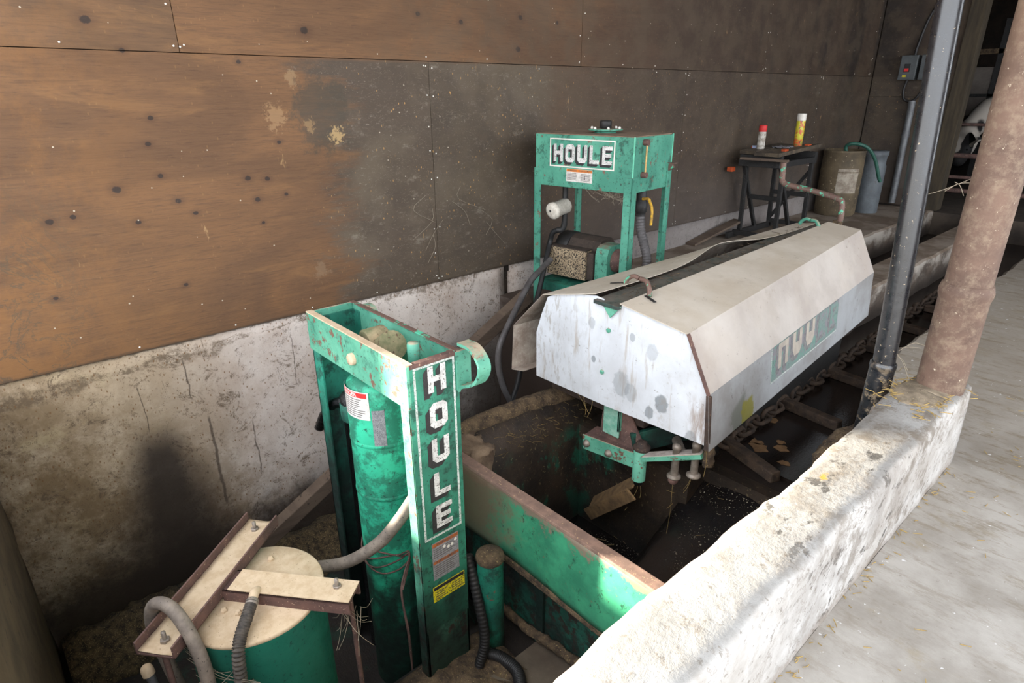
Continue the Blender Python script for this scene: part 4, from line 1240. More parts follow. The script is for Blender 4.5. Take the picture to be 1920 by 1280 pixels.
cp = thing('cross_plate', 'broad green steel divider plate with rusty top edge spanning the pit', 'plate', (-1.25, 1.30, -0.5))
rows = []
for i in range(13):
    z = -0.49 + 0.32 * i / 12
    rows.append([(-2.0 + 1.457 * j / 40, 1.30 + random.uniform(-.001, .001) - 0.006 * math.sin(j * 0.3), z) for j in range(41)])
MB().sheet(rows, (0, 0.012, 0), True).build('plate', 'green_plate', cp)
mb = MB()
mb.bar((-2.0, 1.318, -0.172), (-0.545, 1.318, -0.168), 0.05, 0.014, bevel=0.003)
mb.build('top_flange', plain('rust_brown_flange_with_dirt', (140, 112, 98), (112, 90, 80), 20, 0.85, speck=(190, 160, 120)), cp)
MB().bar((-1.6, 1.31, -0.505), (-0.545, 1.31, -0.505), 0.03, 0.03, bevel=0.006).build('bottom_lip', 'straw' if False else 'manure', cp)
sp_ = thing('sunken_plate', 'dark green lower plate standing in the pit water below the divider', 'plate', (-1.5, 1.36, -1.1))
MB().box((-1.98, 1.36, -1.14), (-0.56, 1.372, -0.47), 0.002).build('plate', 'green_sunk', sp_)
MB().box((-1.375, 1.345, -0.88), (-1.335, 1.36, -0.50), 0.002).build('stiffener', 'green_dark', sp_)
blob_path('crust_line', [(-1.6, 1.34, -0.84), (-1.4, 1.335, -0.83), (-1.2, 1.34, -0.80), (-0.9, 1.34, -0.78)], 0.02, 'manure', sp_, 8, 0.3)

# ================================================================== COVER OF THE GUTTER CLEANER
cv = thing('gutter_cleaner_cover', 'long dusty cream sheet metal hood with faded green lettering over the gutter', 'machine cover', (-1.45, 2.8, 0.0))
YN, YF = 1.885, 3.80
def lerp(a, b, t):
    return a + (b - a) * t
near = dict(ri=(-1.463, .468), c1=(-1.142, .427), c2=(-1.030, .214), bt=(-1.000, -.010), li=(-1.593, .480), k1=(-1.905, .405), k2=(-2.105, .200), k3=(-2.120, -.040), k4=(-2.03, -0.020))
far = dict(ri=(-1.455, .545), c1=(-1.270, .524), c2=(-1.157, .299), bt=(-1.138, .044), li=(-1.530, .526), k1=(-1.640, .512), k2=(-1.745, .30), k3=(-1.760, .05), k4=(-1.72, 0.05))
def panel(a, b, name, mat, nu=24, nv=4, th=(0, 0, -0.0025), warp=0.0, wfun=None, **kw):
    rows = []
    for i in range(nu + 1):
        t = i / nu
        y = lerp(YN, YF, t)
        pa = [lerp(near[a][q], far[a][q], t) for q in (0, 1)]
        pb = [lerp(near[b][q], far[b][q], t) for q in (0, 1)]
        r = []
        for j in range(nv + 1):
            s_ = j / nv
            x, z = lerp(pa[0], pb[0], s_), lerp(pa[1], pb[1], s_)
            if wfun:
                dx, dz = wfun(t, s_)
                x += dx; z += dz
            r.append((x, y, z + warp * math.sin(PI * s_) * math.sin(PI * t)))
        rows.append(r)
    return MB().sheet(rows, th, False).build(name, mat, cv, **kw)
panel('ri', 'c1', 'lid_sheet', 'cover_top', th=(0, 0, -0.003), label='right lid sheet, nearly flat')
def lw_(t, s_):
    w = math.exp(-((t - 0.52) / 0.13) ** 2)
    return (-0.045 * w * (1 - s_) + 0.010 * math.sin(t * 9) * (1 - s_), 0.030 * w * (1 - s_))
panel('li', 'k1', 'lid_sheet', 'cover_top', nu=40, nv=6, wfun=lw_, label='left lid sheet with buckled inner edge')
panel('c1', 'c2', 'upper_side_sheet', 'cover_side', label='right sloping side sheet')
panel('c2', 'bt', 'lower_side_sheet', 'side_low', label='right upright side sheet')
panel('k1', 'k2', 'upper_side_sheet', 'cover_inner', label='left sloping side sheet')
panel('k2', 'k3', 'lower_side_sheet', 'cover_inner', label='left upright side sheet')
panel('k3', 'k4', 'bottom_lip', 'cover_inner')
# end plates
fp = [(-1.956, -.024), (-1.958, .202), (-1.925, .300), (-1.885, .395), (-1.80, .432), (-1.60, .466), (-1.560, .462), (-1.511, .395), (-1.462, .458), (-1.146, .420), (-1.040, .213), (-1.022, -.002), (-1.40, -.022)]
fp_ = [(-1.956, -.024), (-1.958, .202), (-1.925, .300), (-1.885, .395), (-1.80, .432), (-1.60, .466), (-1.560, .462), (-1.511, .395)]
mbf = MB()
mbf.prism([(x, 1.90, z) for x, z in fp_ + [(-1.511, -.022)]], (0, 0.003, 0))
mbf.prism([(x, 1.90, z) for x, z in [(-1.511, -.022), (-1.511, .395), (-1.462, .458), (-1.146, .420), (-1.040, .213), (-1.022, -.002)]], (0, 0.003, 0))
mbf.build('end_plate', 'cover_front', cv, label='weathered pale galvanised near end')
MB().prism([(x, 3.78, z) for x, z in [(-1.75, .06), (-1.74, .30), (-1.64, .505), (-1.27, .517), (-1.16, .298), (-1.142, .05)]], (0, 0.003, 0)).build('end_plate', 'cover_inner', cv, label='far end plate')
# bent edge strips framing the near end on the right
MB().bar((-1.142, 1.888, 0.428), (-1.030, 1.888, 0.214), 0.008, 0.012).build('edge_strip', 'rust_edge', cv)
MB().bar((-1.030, 1.892, 0.212), (-1.012, 1.892, -0.012), 0.01, 0.02).build('edge_strip', 'rust_dark', cv)
# split timber behind the lower right of the end plate
# green ridge rail seen through the slot between the lids
rr = MB()
rr.bar((-1.530, 1.875, 0.448), (-1.49, 3.78, 0.512), 0.13, 0.016, bevel=0.002)
rr.build('ridge_rail', 'ridge', cv)
MB().prism([(-1.565, 1.889, 0.452), (-1.460, 1.889, 0.452), (-1.512, 1.889, 0.392)], (0, 0.004, 0)).build('rail_end', 'green', cv)
for (bx, bz) in ((-1.522, 0.333), (-1.545, 0.135)):
    MB().lathe((bx, 1.899, bz), [(0.011, 0), (0.011, -0.006), (0.008, -0.008), (0.0005, -0.0085)], 6, (0, 1, 0), False).build('bolt', 'green', cv)
# rod hoops holding the lids
def hoop(y, zc, s_, mat, lab):
    mb = MB()
    xs = -1.515
    mb.tube([(xs - 0.085 * s_, y + 0.01, zc - 0.004), (xs - 0.068 * s_, y + 0.01, zc + 0.022 * s_), (xs - 0.035 * s_, y + 0.004, zc + 0.040 * s_), (xs - 0.004, y, zc + 0.036 * s_)], 0.0095, 10, n=5)
    mb.tube([(xs + 0.004, y, zc + 0.036 * s_), (xs + 0.040 * s_, y - 0.01, zc + 0.036 * s_), (xs + 0.072 * s_, y - 0.03, zc + 0.014 * s_), (xs + 0.086 * s_, y - 0.045, zc - 0.012)], 0.0105, 10, n=5)
    mb.build('hoop_handle', mat, cv, label=lab)
hoop(2.08, 0.486, 1.0, 'rust_green', 'rusty hoop near the front of the slot')
MB().bar((-1.445, 2.03, 0.474), (-1.375, 2.00, 0.470), 0.012, 0.003).build('slot_hole', 'black', cv)
MB().bar((-1.68, 2.09, 0.466), (-1.60, 2.09, 0.486), 0.010, 0.003).build('slot_hole', 'black', cv)
hoop(3.70, 0.530, 0.8, 'green', 'green hoop at the far end of the slot')
# debris in the slot
sb = straw_bits(lambda: (random.uniform(-1.575, -1.48), random.uniform(1.95, 3.7), 0), 90, 0.02, 0.06)
for v in sb.v:
    v.z += 0.462 + (v.y - 1.9) * 0.033
sb.build('slot_debris', 'manure', cv, kind='stuff')
# faded lettering on the right side: lower halves on the upright sheet
def side_map(a, b, c):
    """a along y, b fraction up the lower side sheet, c outwards"""
    t = (a - YN) / (YF - YN)
    p0 = [lerp(near['bt'][q], far['bt'][q], t) for q in (0, 1)]
    p1 = [lerp(near['c2'][q], far['c2'][q], t) for q in (0, 1)]
    x, z = lerp(p0[0], p1[0], b), lerp(p0[1], p1[1], b)
    return Vector((x + 0.0008 + c, a, z + c * 0.1))
db = flat(MB(), [rect(2.44 + i * 0.08, 0.34, 2.52 + i * 0.08, 0.995) for i in range(10)], side_map, 0.0, 0.0006).build('side_decal', 'decal_bg', cv, label='faded green decal with the lower halves of block letters')
sh2 = MB()
for i, ch in enumerate('HOULE'):
    x0 = 2.505 + i * 0.155
    for q in range(3):
        flat(sh2, letter_polys(ch, x0 - 0.008 * (q + 1), 0.50 - 0.03 * (q + 1), 0.105, 0.95, 0.98), side_map, 0.0006, 0.0009 + .0001 * q)
sh2.build('letter_shadow', plain('faded_purple_print', (104, 96, 104), (126, 130, 124), 60, 0.7), db)
for i, ch in enumerate('HOULE'):
    flat(MB(), letter_polys(ch, 2.505 + i * 0.155, 0.50, 0.105, 0.95, 0.985), side_map, 0.0013, 0.0018).build('letter', 'decal_letter' if i < 3 else 'decal_bg', db, label='faded letter ' + ch)
flat(MB(), [rect(2.432, 0.30, 2.438, 1.0)] + [rect(2.44 + i * 0.08, 0.30, 2.52 + i * 0.08, 0.325) for i in range(10)], side_map, 0.0, 0.0008).build('decal_border', 'frame_print', db)

# ================================================================== DRIVE UNIT UNDER THE COVER
du = thing('drive_unit', 'green bracket and linkage of the gutter drive below the cover', 'drive unit', (-1.45, 1.95, -0.35))
MB().box((-1.578, 1.965, -0.20), (-1.488, 1.975, 0.30), 0.002).build('post', 'galv_post', du)
MB().box((-1.498, 1.965, -0.17), (-1.488, 2.05, 0.30), 0.002).build('post_flange', 'green', du)
# rusty gusset
MB().prism([(-1.61, 1.985, -0.245), (-1.60, 1.985, -0.11), (-1.57, 1.985, -0.06), (-1.45, 1.985, -0.06), (-1.375, 1.985, -0.17), (-1.375, 1.985, -0.285)], (0, 0.008, 0)).build('gusset', 'rust', du)
# hollow cross arm: top rust brown, front green
arm0, arm1 = Vector((-1.670, 1.945, -0.250)), Vector((-1.362, 1.975, -0.262))
MB().bar(Vector((-1.668, 1.99, -0.245)), Vector((-1.40, 2.02, -0.236)), 0.10, 0.006, bevel=0.001).build('arm_top', 'rust', du)
MB().bar(Vector((-1.672, 1.940, -0.285)), Vector((-1.385, 1.955, -0.262)), 0.008, 0.075, bevel=0.002).build('arm_front', 'green', du)
MB().bar(Vector((-1.668, 2.04, -0.285)), Vector((-1.40, 2.06, -0.262)), 0.008, 0.075, bevel=0.002).build('arm_back', 'green_dark', du)
for (bx, bz, by) in ((-1.643, -0.281, 1.934), (-1.517, -0.281, 1.942)):
    MB().lathe((bx, by, bz), [(0.019, 0), (0.019, -0.006), (0.014, -0.009), (0.013, -0.016), (0.0005, -0.018)], 12, (0, 1, 0)).build('bolt_head', 'steel', du)
MB().lathe((-1.360, 1.965, -0.352), [(0.030, 0), (0.030, 0.150), (0.027, 0.154), (0.0005, 0.155)], 20).build('pivot_tube', 'green', du)
MB().lathe((-1.360, 1.965, -0.375), [(0.020, 0), (0.022, 0.024)], 16).build('pivot_bottom', 'black_oil', du)
pn = MB()
pn.lathe((-1.360, 1.972, -0.200), [(0.036, 0), (0.038, 0.006), (0.038, 0.014), (0.030, 0.018), (0.024, 0.022), (0.022, 0.036), (0.016, 0.040), (0.0005, 0.041)], 20)
pn.build('pivot_nut', 'rust_dark', du)
lk = MB().bar((-1.335, 1.955, -0.222), (-1.078, 1.995, -0.106), 0.052, 0.022, bevel=0.003).build('link_bar', 'green', du)
MB().bar((-1.330, 1.956, -0.207), (-1.080, 1.996, -0.092), 0.050, 0.004, bevel=0.001).build('dusty_top', plain('pale_dusty_bar_top', (188, 176, 168), (160, 148, 140), 30, 0.8, speck=(100, 84, 74)), lk)
for (px, py, pz) in ((-1.188, 1.972, -0.150), (-1.108, 1.988, -0.112)):
    mb = MB()
    mb.lathe((px, py, pz - 0.10), [(0.016, 0), (0.016, 0.13), (0.019, 0.131), (0.019, 0.145), (0.011, 0.155), (0.0005, 0.157)], 16)
    mb.lathe((px, py, pz - 0.112), [(0.022, 0), (0.030, 0.006), (0.030, 0.012), (0.020, 0.020)], 16)
    mb.build('link_pin', 'steel', du)
MB().lathe((-1.19, 1.972, -0.29), [(0.012, 0), (0.022, 0.012), (0.022, 0.028), (0.014, 0.034)], 12).build('grease_nut', 'rust', du)
MB().tube([(-1.37, 2.20, -0.16), (-1.31, 2.15, -0.185), (-1.20, 2.05, -0.20)], lambda t: 0.021 + 0.0015 * math.sin(t * 150), 14, n=30).build('adjusting_screw', 'steel', du)
MB().box((-1.95, 2.0, -0.12), (-1.38, 2.4, -0.06), 0.01).build('gearbox_plate', 'rust_dark', du)
MB().bar((-1.42, 1.98, -0.20), (-1.24, 2.22, -0.13), 0.02, 0.10, bevel=0.002).build('green_brace', 'green_dark', du)
MB().box((-1.62, 2.2, -0.3), (-1.18, 3.6, 0.10), 0.02).build('gearbox_body', 'black_steel', du)
blob_path('manure_drip', [(-1.062, 2.0, -0.005), (-1.058, 2.0, -0.08), (-1.056, 2.0, -0.15)], 0.022, 'manure', du, 9, 0.2)
sw = MB()
for (a, b) in (((-1.36, 1.965, -0.375), (-1.375, 1.96, -0.45)), ((-1.35, 1.965, -0.375), (-1.34, 1.96, -0.44)), ((-1.112, 1.98, -0.215), (-1.135, 1.97, -0.29)), ((-1.11, 1.98, -0.215), (-1.128, 1.96, -0.30)), ((-1.19, 1.97, -0.28), (-1.19, 1.965, -0.55)), ((-1.02, 1.9, -0.01), (-1.01, 1.89, -0.13)), ((-1.60, 1.91, -0.03), (-1.62, 1.90, -0.12)), ((-1.66, 1.91, -0.02), (-1.63, 1.90, -0.11)), ((-1.70, 1.91, -0.02), (-1.61, 1.90, -0.10))):
    a, b = Vector(a), Vector(b)
    sw.tube([a, (a + b) / 2 + Vector((0.006, 0, 0)), b], 0.0011, 5, n=3)
sw.build('hanging_straw', 'dry_straw', du, kind='stuff')
# crank at the far end of the cover
MB().tube([(-1.455, 3.93, 0.40), (-1.440, 3.93, 0.55), (-1.443, 3.93, 0.59), (-1.448, 3.93, 0.635), (-1.472, 3.93, 0.66), (-1.62, 3.93, 0.69), (-1.79, 3.93, 0.712), (-1.82, 3.93, 0.725), (-1.832, 3.93, 0.745), (-1.838, 3.93, 0.845)], 0.0175, 12, n=6).build('crank_handle', 'rust_green', du, label='bent rusty crank with green paint remains')
blob_path('straw_collar', [(-1.456, 3.93, 0.44), (-1.45, 3.93, 0.535)], 0.028, 'manure', du, 9, 0.25)

# lone steel angle sticking out of the pit wall
an = MB()
a0, a1 = Vector((-1.70, 2.06, -0.715)), Vector((-1.40, 2.0, -0.40))
an.bar(a0, a1, 0.075, 0.010, up=(0, -0.5, 1), bevel=0.003)
an.bar(a0 + Vector((0.012, -0.040, -0.045)), a1 + Vector((0.012, -0.040, -0.045)), 0.010, 0.065, up=(0, -0.2, 1), bevel=0.003)
o = an.build('steel_angle', plain('muddy_brown_angle', (132, 104, 70), (96, 76, 54), 20, 0.85, speck=(60, 50, 40), bump=0.6), None)
o['label'] = 'mud-coated steel angle slanting across the corner of the reception pit'
o['category'] = 'steel bar'

# ================================================================== GUTTER CHAIN WITH FLIGHTS
gc = thing('gutter_chain', 'muddy gutter-cleaner chain with cross flights lying in the channel', 'chain', (-1.18, 3.0, -0.25))
def link_mesh(L=0.105, W=0.062, r=0.012):
    pts = []
    for k in range(12):
        a = 2 * PI * k / 12
        x = math.cos(a) * W / 2
        y = math.sin(a) * W / 2 + (L - W) / 2 * (1 if math.sin(a) >= 0 else -1)
        pts.append(Vector((x, y, 0)))
    vs, fs = [], []
    n = len(pts)
    for i in range(n):
        t = (pts[(i + 1) % n] - pts[i - 1]).normalized()
        w = Vector((0, 0, 1))
        u = t.cross(w)
        for k in range(6):
            a = 2 * PI * k / 6
            vs.append(pts[i] + (u * math.cos(a) + w * math.sin(a)) * r)
    for i in range(n):
        for k in range(6):
            j, k2 = (i + 1) % n, (k + 1) % 6
            fs.append((i * 6 + k, j * 6 + k, j * 6 + k2, i * 6 + k2))
    me = bpy.data.meshes.new('link')
    me.from_pydata(vs, [], fs)
    me.polygons.foreach_set('use_smooth', [True] * len(fs))
    me.materials.append(MAT['chain'])
    return me
lm = link_mesh()
base = Vector(gc['_base'])
for i in range(52):
    y = 2.36 + i * 0.078
    o = bpy.data.objects.new('chain_link', lm)
    COL.objects.link(o)
    o.parent = gc
    o.location = Vector((-1.165 - 0.018 * (y - 2.3) + 0.006 * math.sin(i * 1.7), y, -0.232)) - base
    o.rotation_euler = (random.uniform(-.1, .1), (PI / 2 if i % 2 else 0) + random.uniform(-.25, .25), random.uniform(-.08, .08))
for i, (y, dy) in enumerate(((2.36, -0.10), (2.93, -0.03), (3.49, -0.03), (4.05, -0.03), (4.61, -0.03), (5.17, -0.03))):
    fm = MB()
    p0, p1 = Vector((-1.18, y, -0.235)), Vector((-0.885, y + dy, -0.240))
    fm.bar(p0, p1, 0.05, 0.05, bevel=0.008)
    fm.bar(p0 + Vector((0, 0.03, -0.02)), p1 + Vector((0, 0.03, -0.02)), 0.02, 0.03, bevel=0.004)
    fm.build('flight', 'chain', gc)
o = blob_path('muck_clump', [(-0.66, 2.46, -0.03), (-0.685, 2.36, -0.02), (-0.69, 2.24, -0.04), (-0.68, 2.14, -0.10)], 0.05, 'manure', None, 10, 0.25)
o['label'] = 'crusty manure clump on the channel edge beneath the black drainpipe'
o['category'] = 'clump'
lv = MB()
for (cx, cy, r) in ((-1.06, 2.46, 0.045), (-0.99, 2.53, 0.03), (-0.93, 2.42, 0.025), (-1.14, 2.75, 0.028), (-1.02, 2.58, 0.02), (-1.10, 2.50, 0.03)):
    lv.prism([(cx + r * (1 + .45 * random.uniform(-1, 1)) * math.cos(a * PI / 6), cy + 0.8 * r * (1 + .45 * random.uniform(-1, 1)) * math.sin(a * PI / 6), -0.2615) for a in range(12)], (0, 0, 0.003))
lv.build('floating_scum', plain('tan_scum', (128, 98, 66), (104, 78, 52), 40, 0.8), None, kind='stuff', label='tan scum patches floating on the dark gutter water')

# ================================================================== POSTS ON THE CURB
po = thing('support_post', 'thick brown rust-primed steel post standing on the curb end', 'post', (-0.440, 2.36, 0.31))
prof = [(0.071, 0), (0.071, 0.33), (0.074, 0.345), (0.078, 0.36), (0.076, 0.385), (0.070, 0.40), (0.068, 0.42), (0.068, 3.29)]
MB().lathe((-0.440, 2.36, 0.305), [(0.071, 0), (0.071, 0.32), (0.0755, 0.335), (0.0765, 0.35), (0.071, 0.372), (0.066, 0.375)], 40).build('base_sleeve', 'post', po)
MB().lathe((-0.440, 2.36, 0.66), [(0.066, 0), (0.066, 1.2), (0.066, 2.94)], 40).build('tube', 'post', po)
pp = thing('drainpipe', 'slim shiny black drainpipe left of the brown post', 'pipe', (-0.62, 2.30, 0.0))
MB().tube([(-0.615, 2.30, -0.05), (-0.606, 2.30, 0.365)], 0.0405, 28, spline=False).build('lower_socket', 'pvc', pp)
MB().lathe((-0.6065, 2.30, 0.35), [(0.0405, -0.01), (0.0425, 0.0), (0.0425, 0.012), (0.038, 0.018)], 28, (0.012, 0, 1)).build('socket_lip', 'pvc', pp)
MB().tube([(-0.606, 2.30, 0.36), (-0.618, 2.30, 0.66), (-0.658, 2.30, 1.5), (-0.755, 2.30, 3.6)], 0.0355, 32, n=10).build('pipe', 'pvc', pp)
sb = straw_bits(lambda: (random.gauss(-0.47, 0.045), random.gauss(2.26, 0.09), 0.313), 240, 0.015, 0.05, 0.0012)
sb.build('straw_nest', 'straw', None, kind='stuff', label='straw and dust gathered around the post foot')
dn = []
for i in range(9):
    q = i / 8
    dn.append([(-0.465 + 0.085 * q * math.cos(a * PI / 12) * random.uniform(.88, 1.0), 2.25 + 0.14 * q * math.sin(a * PI / 12) * random.uniform(.85, 1.0), 0.3125 + 0.014 * (1 - q) ** 0.7 + random.uniform(0, 0.0015)) for a in range(25)])
for r_ in dn:
    r_[24] = r_[0]
MB().sheet(dn, (0, 0, -0.004), True).build('dust_heap', plain('pale_dust_and_chaff', (146, 132, 112), (110, 98, 82), 30, 0.95, speck=(180, 160, 120)), None, kind='stuff', label='dirt heap between drainpipe and brown post')
cw = MB()
for (a, b, s_) in (((-0.57, 2.30, 0.42), (-0.50, 2.33, 0.45), .02), ((-0.57, 2.30, 0.43), (-0.51, 2.31, 0.445), .004), ((-0.575, 2.30, 0.41), (-0.52, 2.30, 0.33), .01), ((-0.57, 2.3, 0.40), (-0.53, 2.3, 0.36), .01),
                   ((-0.66, 2.30, 0.93), (-0.505, 2.35, 1.0), -.01), ((-0.56, 2.33, 0.96), (-0.50, 2.34, 0.99), .01), ((-0.54, 2.33, 0.99), (-0.51, 2.34, 0.95), .01)):
    a, b = Vector(a), Vector(b)
    cw.tube([a, (a + b) / 2 + Vector((0, 0, s_)), b], 0.0012, 5, n=4, cap=False)
cw.build('cobweb', 'web', None, kind='stuff', label='straw-hung cobweb strands between drainpipe and brown post')

# straw scattered on curb foot and floor
sb = straw_bits(lambda: (random.uniform(-0.355, -0.33), random.uniform(0.6, 2.4), 0.001), 90, 0.008, 0.03)
for (x, y) in [(random.uniform(-0.34, 0.7), random.uniform(0.7, 3.6)) for _ in range(160)]:
    a = random.uniform(0, 6.3)
    L = random.uniform(0.005, 0.03)
    sb.tube([(x, y, 0.003), (x + L * math.cos(a), y + L * math.sin(a), 0.003)], 0.001, 4, cap=False)
sb.tube([(0.16, 1.64, 0.003), (0.19, 1.54, 0.004), (0.26, 1.50, 0.003), (0.33, 1.50, 0.003)], 0.0025, 5, n=4)
sb.build('scattered_straw', 'straw', None, kind='stuff', label='straw bits scattered on the bright floor beside the curb')
sb = straw_bits(lambda: (random.uniform(-1.90, -1.84), random.uniform(1.6, 2.2), -0.235 + random.uniform(-.08, .02)), 90, 0.015, 0.06, 0.0009)
for i in range(60):
    x, y = random.uniform(-1.8, -0.6), random.uniform(1.4, 2.6)
    z = -0.355 - 0.52 * max(0, min(1, (2.3 - y) / 0.95)) + 0.01 if x > -1.5 else -0.89
    a, L = random.uniform(0, 6.3), random.uniform(0.015, 0.05)
    sb.tube([(x, y, z), (x + L * math.cos(a), y + L * math.sin(a), z + 0.004)], 0.0013, 4, cap=False)
sb.build('pit_straw', 'dry_straw', None, kind='stuff', label='straw stuck along the crusted pit wall and slurry')

# ================================================================== HYDRAULIC POWER UNIT
an_ = math.radians(6.6)
EX_, EY_ = Vector((math.cos(an_), math.sin(an_), 0)), Vector((-math.sin(an_), math.cos(an_), 0))
P0 = Vector((-2.72, 2.62, 0))
def U(a, b, z):
    return P0 + EX_ * a + EY_ * b + Vector((0, 0, z))
UM = Matrix((EX_, EY_, Vector((0, 0, 1)))).transposed().to_4x4()
UM.translation = P0
hu = thing('hydraulic_power_unit', 'green hydraulic oil tank with white lettered sign on four angle-iron legs over its pump', 'power unit', (P0.x, P0.y, 0))
UW, UD = 0.663, 0.4135
tk = MB()
tk.box((0, 0, 0.752), (UW, UD, 1.040), 0.004, UM)
tk.build('tank', 'green_unit', hu)
tb = MB()
tb.box((0.006, 0.006, 1.040), (UW - 0.006, UD - 0.006, 1.044), 0.001, UM)
tb.build('dusty_tank_top', plain('brown_dusty_top', (140, 118, 98), (112, 94, 78), 18, 0.9), hu)
for (b0, b1, z0) in ((-0.003, 0.004, 0.80), (UD - 0.004, UD + 0.003, 0.85)):
    MB().box((UW - 0.002, b0, z0), (UW + 0.004, b1, 1.042), 0.001, UM).build('folded_seam', 'seam_green', hu)
def leg(a, b, sa, sb_, z0, z1, lab, mat='green_unit'):
    mb = MB()
    w, t = 0.05, 0.006
    lo, hi = sorted((a, a + sa * w))
    l2, h2 = sorted((b, b + sb_ * t))
    mb.box((lo, l2, z0), (hi, h2, z1), 0.001, UM)
    lo, hi = sorted((a, a + sa * t))
    l2, h2 = sorted((b, b + sb_ * w))
    mb.box((lo, l2, z0), (hi, h2, z1), 0.001, UM)
    return mb.build('leg', mat, hu, label=lab)
leg(-0.006, -0.006, 1, 1, 0.0, 0.85, 'front left leg')
leg(UW + 0.006, -0.008, -1, 1, 0.0, 0.835, 'front right leg')
leg(UW + 0.006, UD + 0.006, -1, -1, 0.0, 0.885, 'rear right leg')
leg(0.045, UD + 0.006, -1, -1, 0.0, 0.80, 'rear left leg')
bf = MB()
bf.box((0, 0.02, 0.10), (UW, 0.07, 0.155), 0.003, UM)
bf.box((0, UD - 0.05, 0.10), (UW, UD, 0.155), 0.003, UM)
bf.box((0, 0.02, 0.15), (UW, UD, 0.158), 0.001, UM)
bf.build('base_frame', 'green_dark', hu)
# sign
uf = plane_map(P0, EX_, (0, 0, 1))
fdec = flat(MB(), frame_polys(0.107, 0.864, 0.548, 1.020, 0.007), lambda a, b, c: uf(a, b, c), 0.0006, 0.0014).build('sign_border', 'white_plastic', hu)
s3 = MB()
uw, uh = 0.066, 0.097
for i, ch in enumerate('HOULE'):
    x0 = 0.136 + i * 0.083
    for q in range(5):
        flat(s3, letter_polys(ch, x0 - 0.0028 * (q + 1), 0.893 - 0.0028 * (q + 1), uw, uh), uf, 0.0004, 0.0010 + 0.00001 * q)
s3.build('letter_shadow', 'black_print', fdec)
for i, ch in enumerate('HOULE'):
    flat(MB(), letter_polys(ch, 0.136 + i * 0.083, 0.893, uw, uh), uf, 0.0012, 0.0020).build('letter', 'white_paint', fdec, label='white letter ' + ch)
st = flat(MB(), [rect(0.229, 0.787, 0.408, 0.858)], uf, 0.0004, 0.0012).build('warning_sticker', 'label_white', hu)
flat(MB(), [rect(0.231, 0.842, 0.406, 0.857)], uf, 0.0012, 0.0016).build('orange_band', 'orange', st)
text_part('warning_text', 'WARNING', 0.0125, lambda a, b, c: uf(0.272 + a, 0.8495 + b, c + 0.0010), 'ink', st)
text_part('warning_text', 'AVERTISSEMENT', 0.0115, lambda a, b, c: uf(0.360 + a, 0.8495 + b, c + 0.0010), 'ink', st)
ln = MB()
for i in range(7):
    for (a, b) in ((0.235, 0.31), (0.33, 0.402)):
        flat(ln, [rect(a, 0.832 - i * 0.006, b - random.uniform(0, .012), 0.8342 - i * 0.006)], uf, 0.0012, 0.0015)
flat(ln, [[(0.352, 0.803), (0.360, 0.805), (0.358, 0.826), (0.353, 0.824)]], uf, 0.0012, 0.0015)
ln.build('printed_lines', 'ink', st)
# filler neck and breather
bc = U(0.335, 0.22, 0)
fn_ = MB()
fn_.lathe((bc.x, bc.y, 1.040), [(0.062, 0), (0.062, 0.018), (0.098, 0.019), (0.100, 0.022), (0.098, 0.026), (0.03, 0.027)], 32)
fn_.build('filler_flange', 'green_unit', hu)
MB().lathe((bc.x, bc.y, 1.066), [(0.025, 0), (0.030, 0.004), (0.034, 0.006), (0.034, 0.040), (0.030, 0.045), (0.0005, 0.046)], 24).build('breather_cap', 'black_steel', hu)
for a in (0.4, 1.45, 2.5, 3.5, 4.6, 5.6):
    MB().lathe((bc.x + 0.082 * math.cos(a), bc.y + 0.082 * math.sin(a), 1.066), [(0.008, 0), (0.008, 0.008), (0.005, 0.012), (0.0005, 0.013)], 6).build('bolt', 'white_plastic', hu)
# sight tube on the right side
def US(b, z, off):
    return U(UW + off, b, z)
MB().tube([US(0.095, 0.84, 0.02), US(0.095, 1.02, 0.02)], 0.0055, 10, spline=False).build('sight_tube', 'brass', hu)
for z in (1.012, 0.845):
    MB().tube([US(0.095, z, 0), US(0.095, z, 0.03)], 0.016, 10, spline=False).build('tube_fitting', 'rust_edge', hu)
lt = MB()
p = US(0.385, 0.885, 0.0)
lt.bar(p + Vector((-0.02, 0, 0)), p + Vector((0.045, 0.01, 0.0)), 0.03, 0.006, bevel=0.001)
lt.bar(p + Vector((0.0, 0, -0.03)), p + Vector((0.03, 0.0, -0.01)), 0.02, 0.03, bevel=0.001)
lt.build('side_latch', 'rust_green', hu)
# outlet, ball valve and ribbed suction hose on the right
MB().lathe(U(0.60, 0.22, 0.60), [(0.028, 0), (0.028, 0.02), (0.035, 0.025), (0.035, 0.08), (0.028, 0.085), (0.028, 0.16)], 18).build('ball_valve', 'black_steel', hu)
vh = MB()
vh.tube([U(0.62, 0.20, 0.70), U(0.66, 0.19, 0.705), U(0.675, 0.185, 0.69), U(0.70, 0.17, 0.65), U(0.70, 0.17, 0.565)], 0.008, 8, n=4)
vh.build('valve_lever', 'yellow_handle', hu)
P = catmull([U(0.60, 0.22, 0.61), U(0.61, 0.22, 0.52), U(0.645, 0.21, 0.44), U(0.675, 0.20, 0.36), U(0.672, 0.19, 0.28), U(0.65, 0.18, 0.22)], 18)
MB().tube(P, lambda t: 0.026 + 0.002 * math.sin(t * 2 * PI * 26), 14, spline=False).build('ribbed_suction_hose', 'hose_grey', hu)
MB().tube([U(0.655, 0.18, 0.23), U(0.63, 0.17, 0.21), U(0.52, 0.15, 0.25)], 0.03, 12).build('suction_elbow', 'steel', hu)
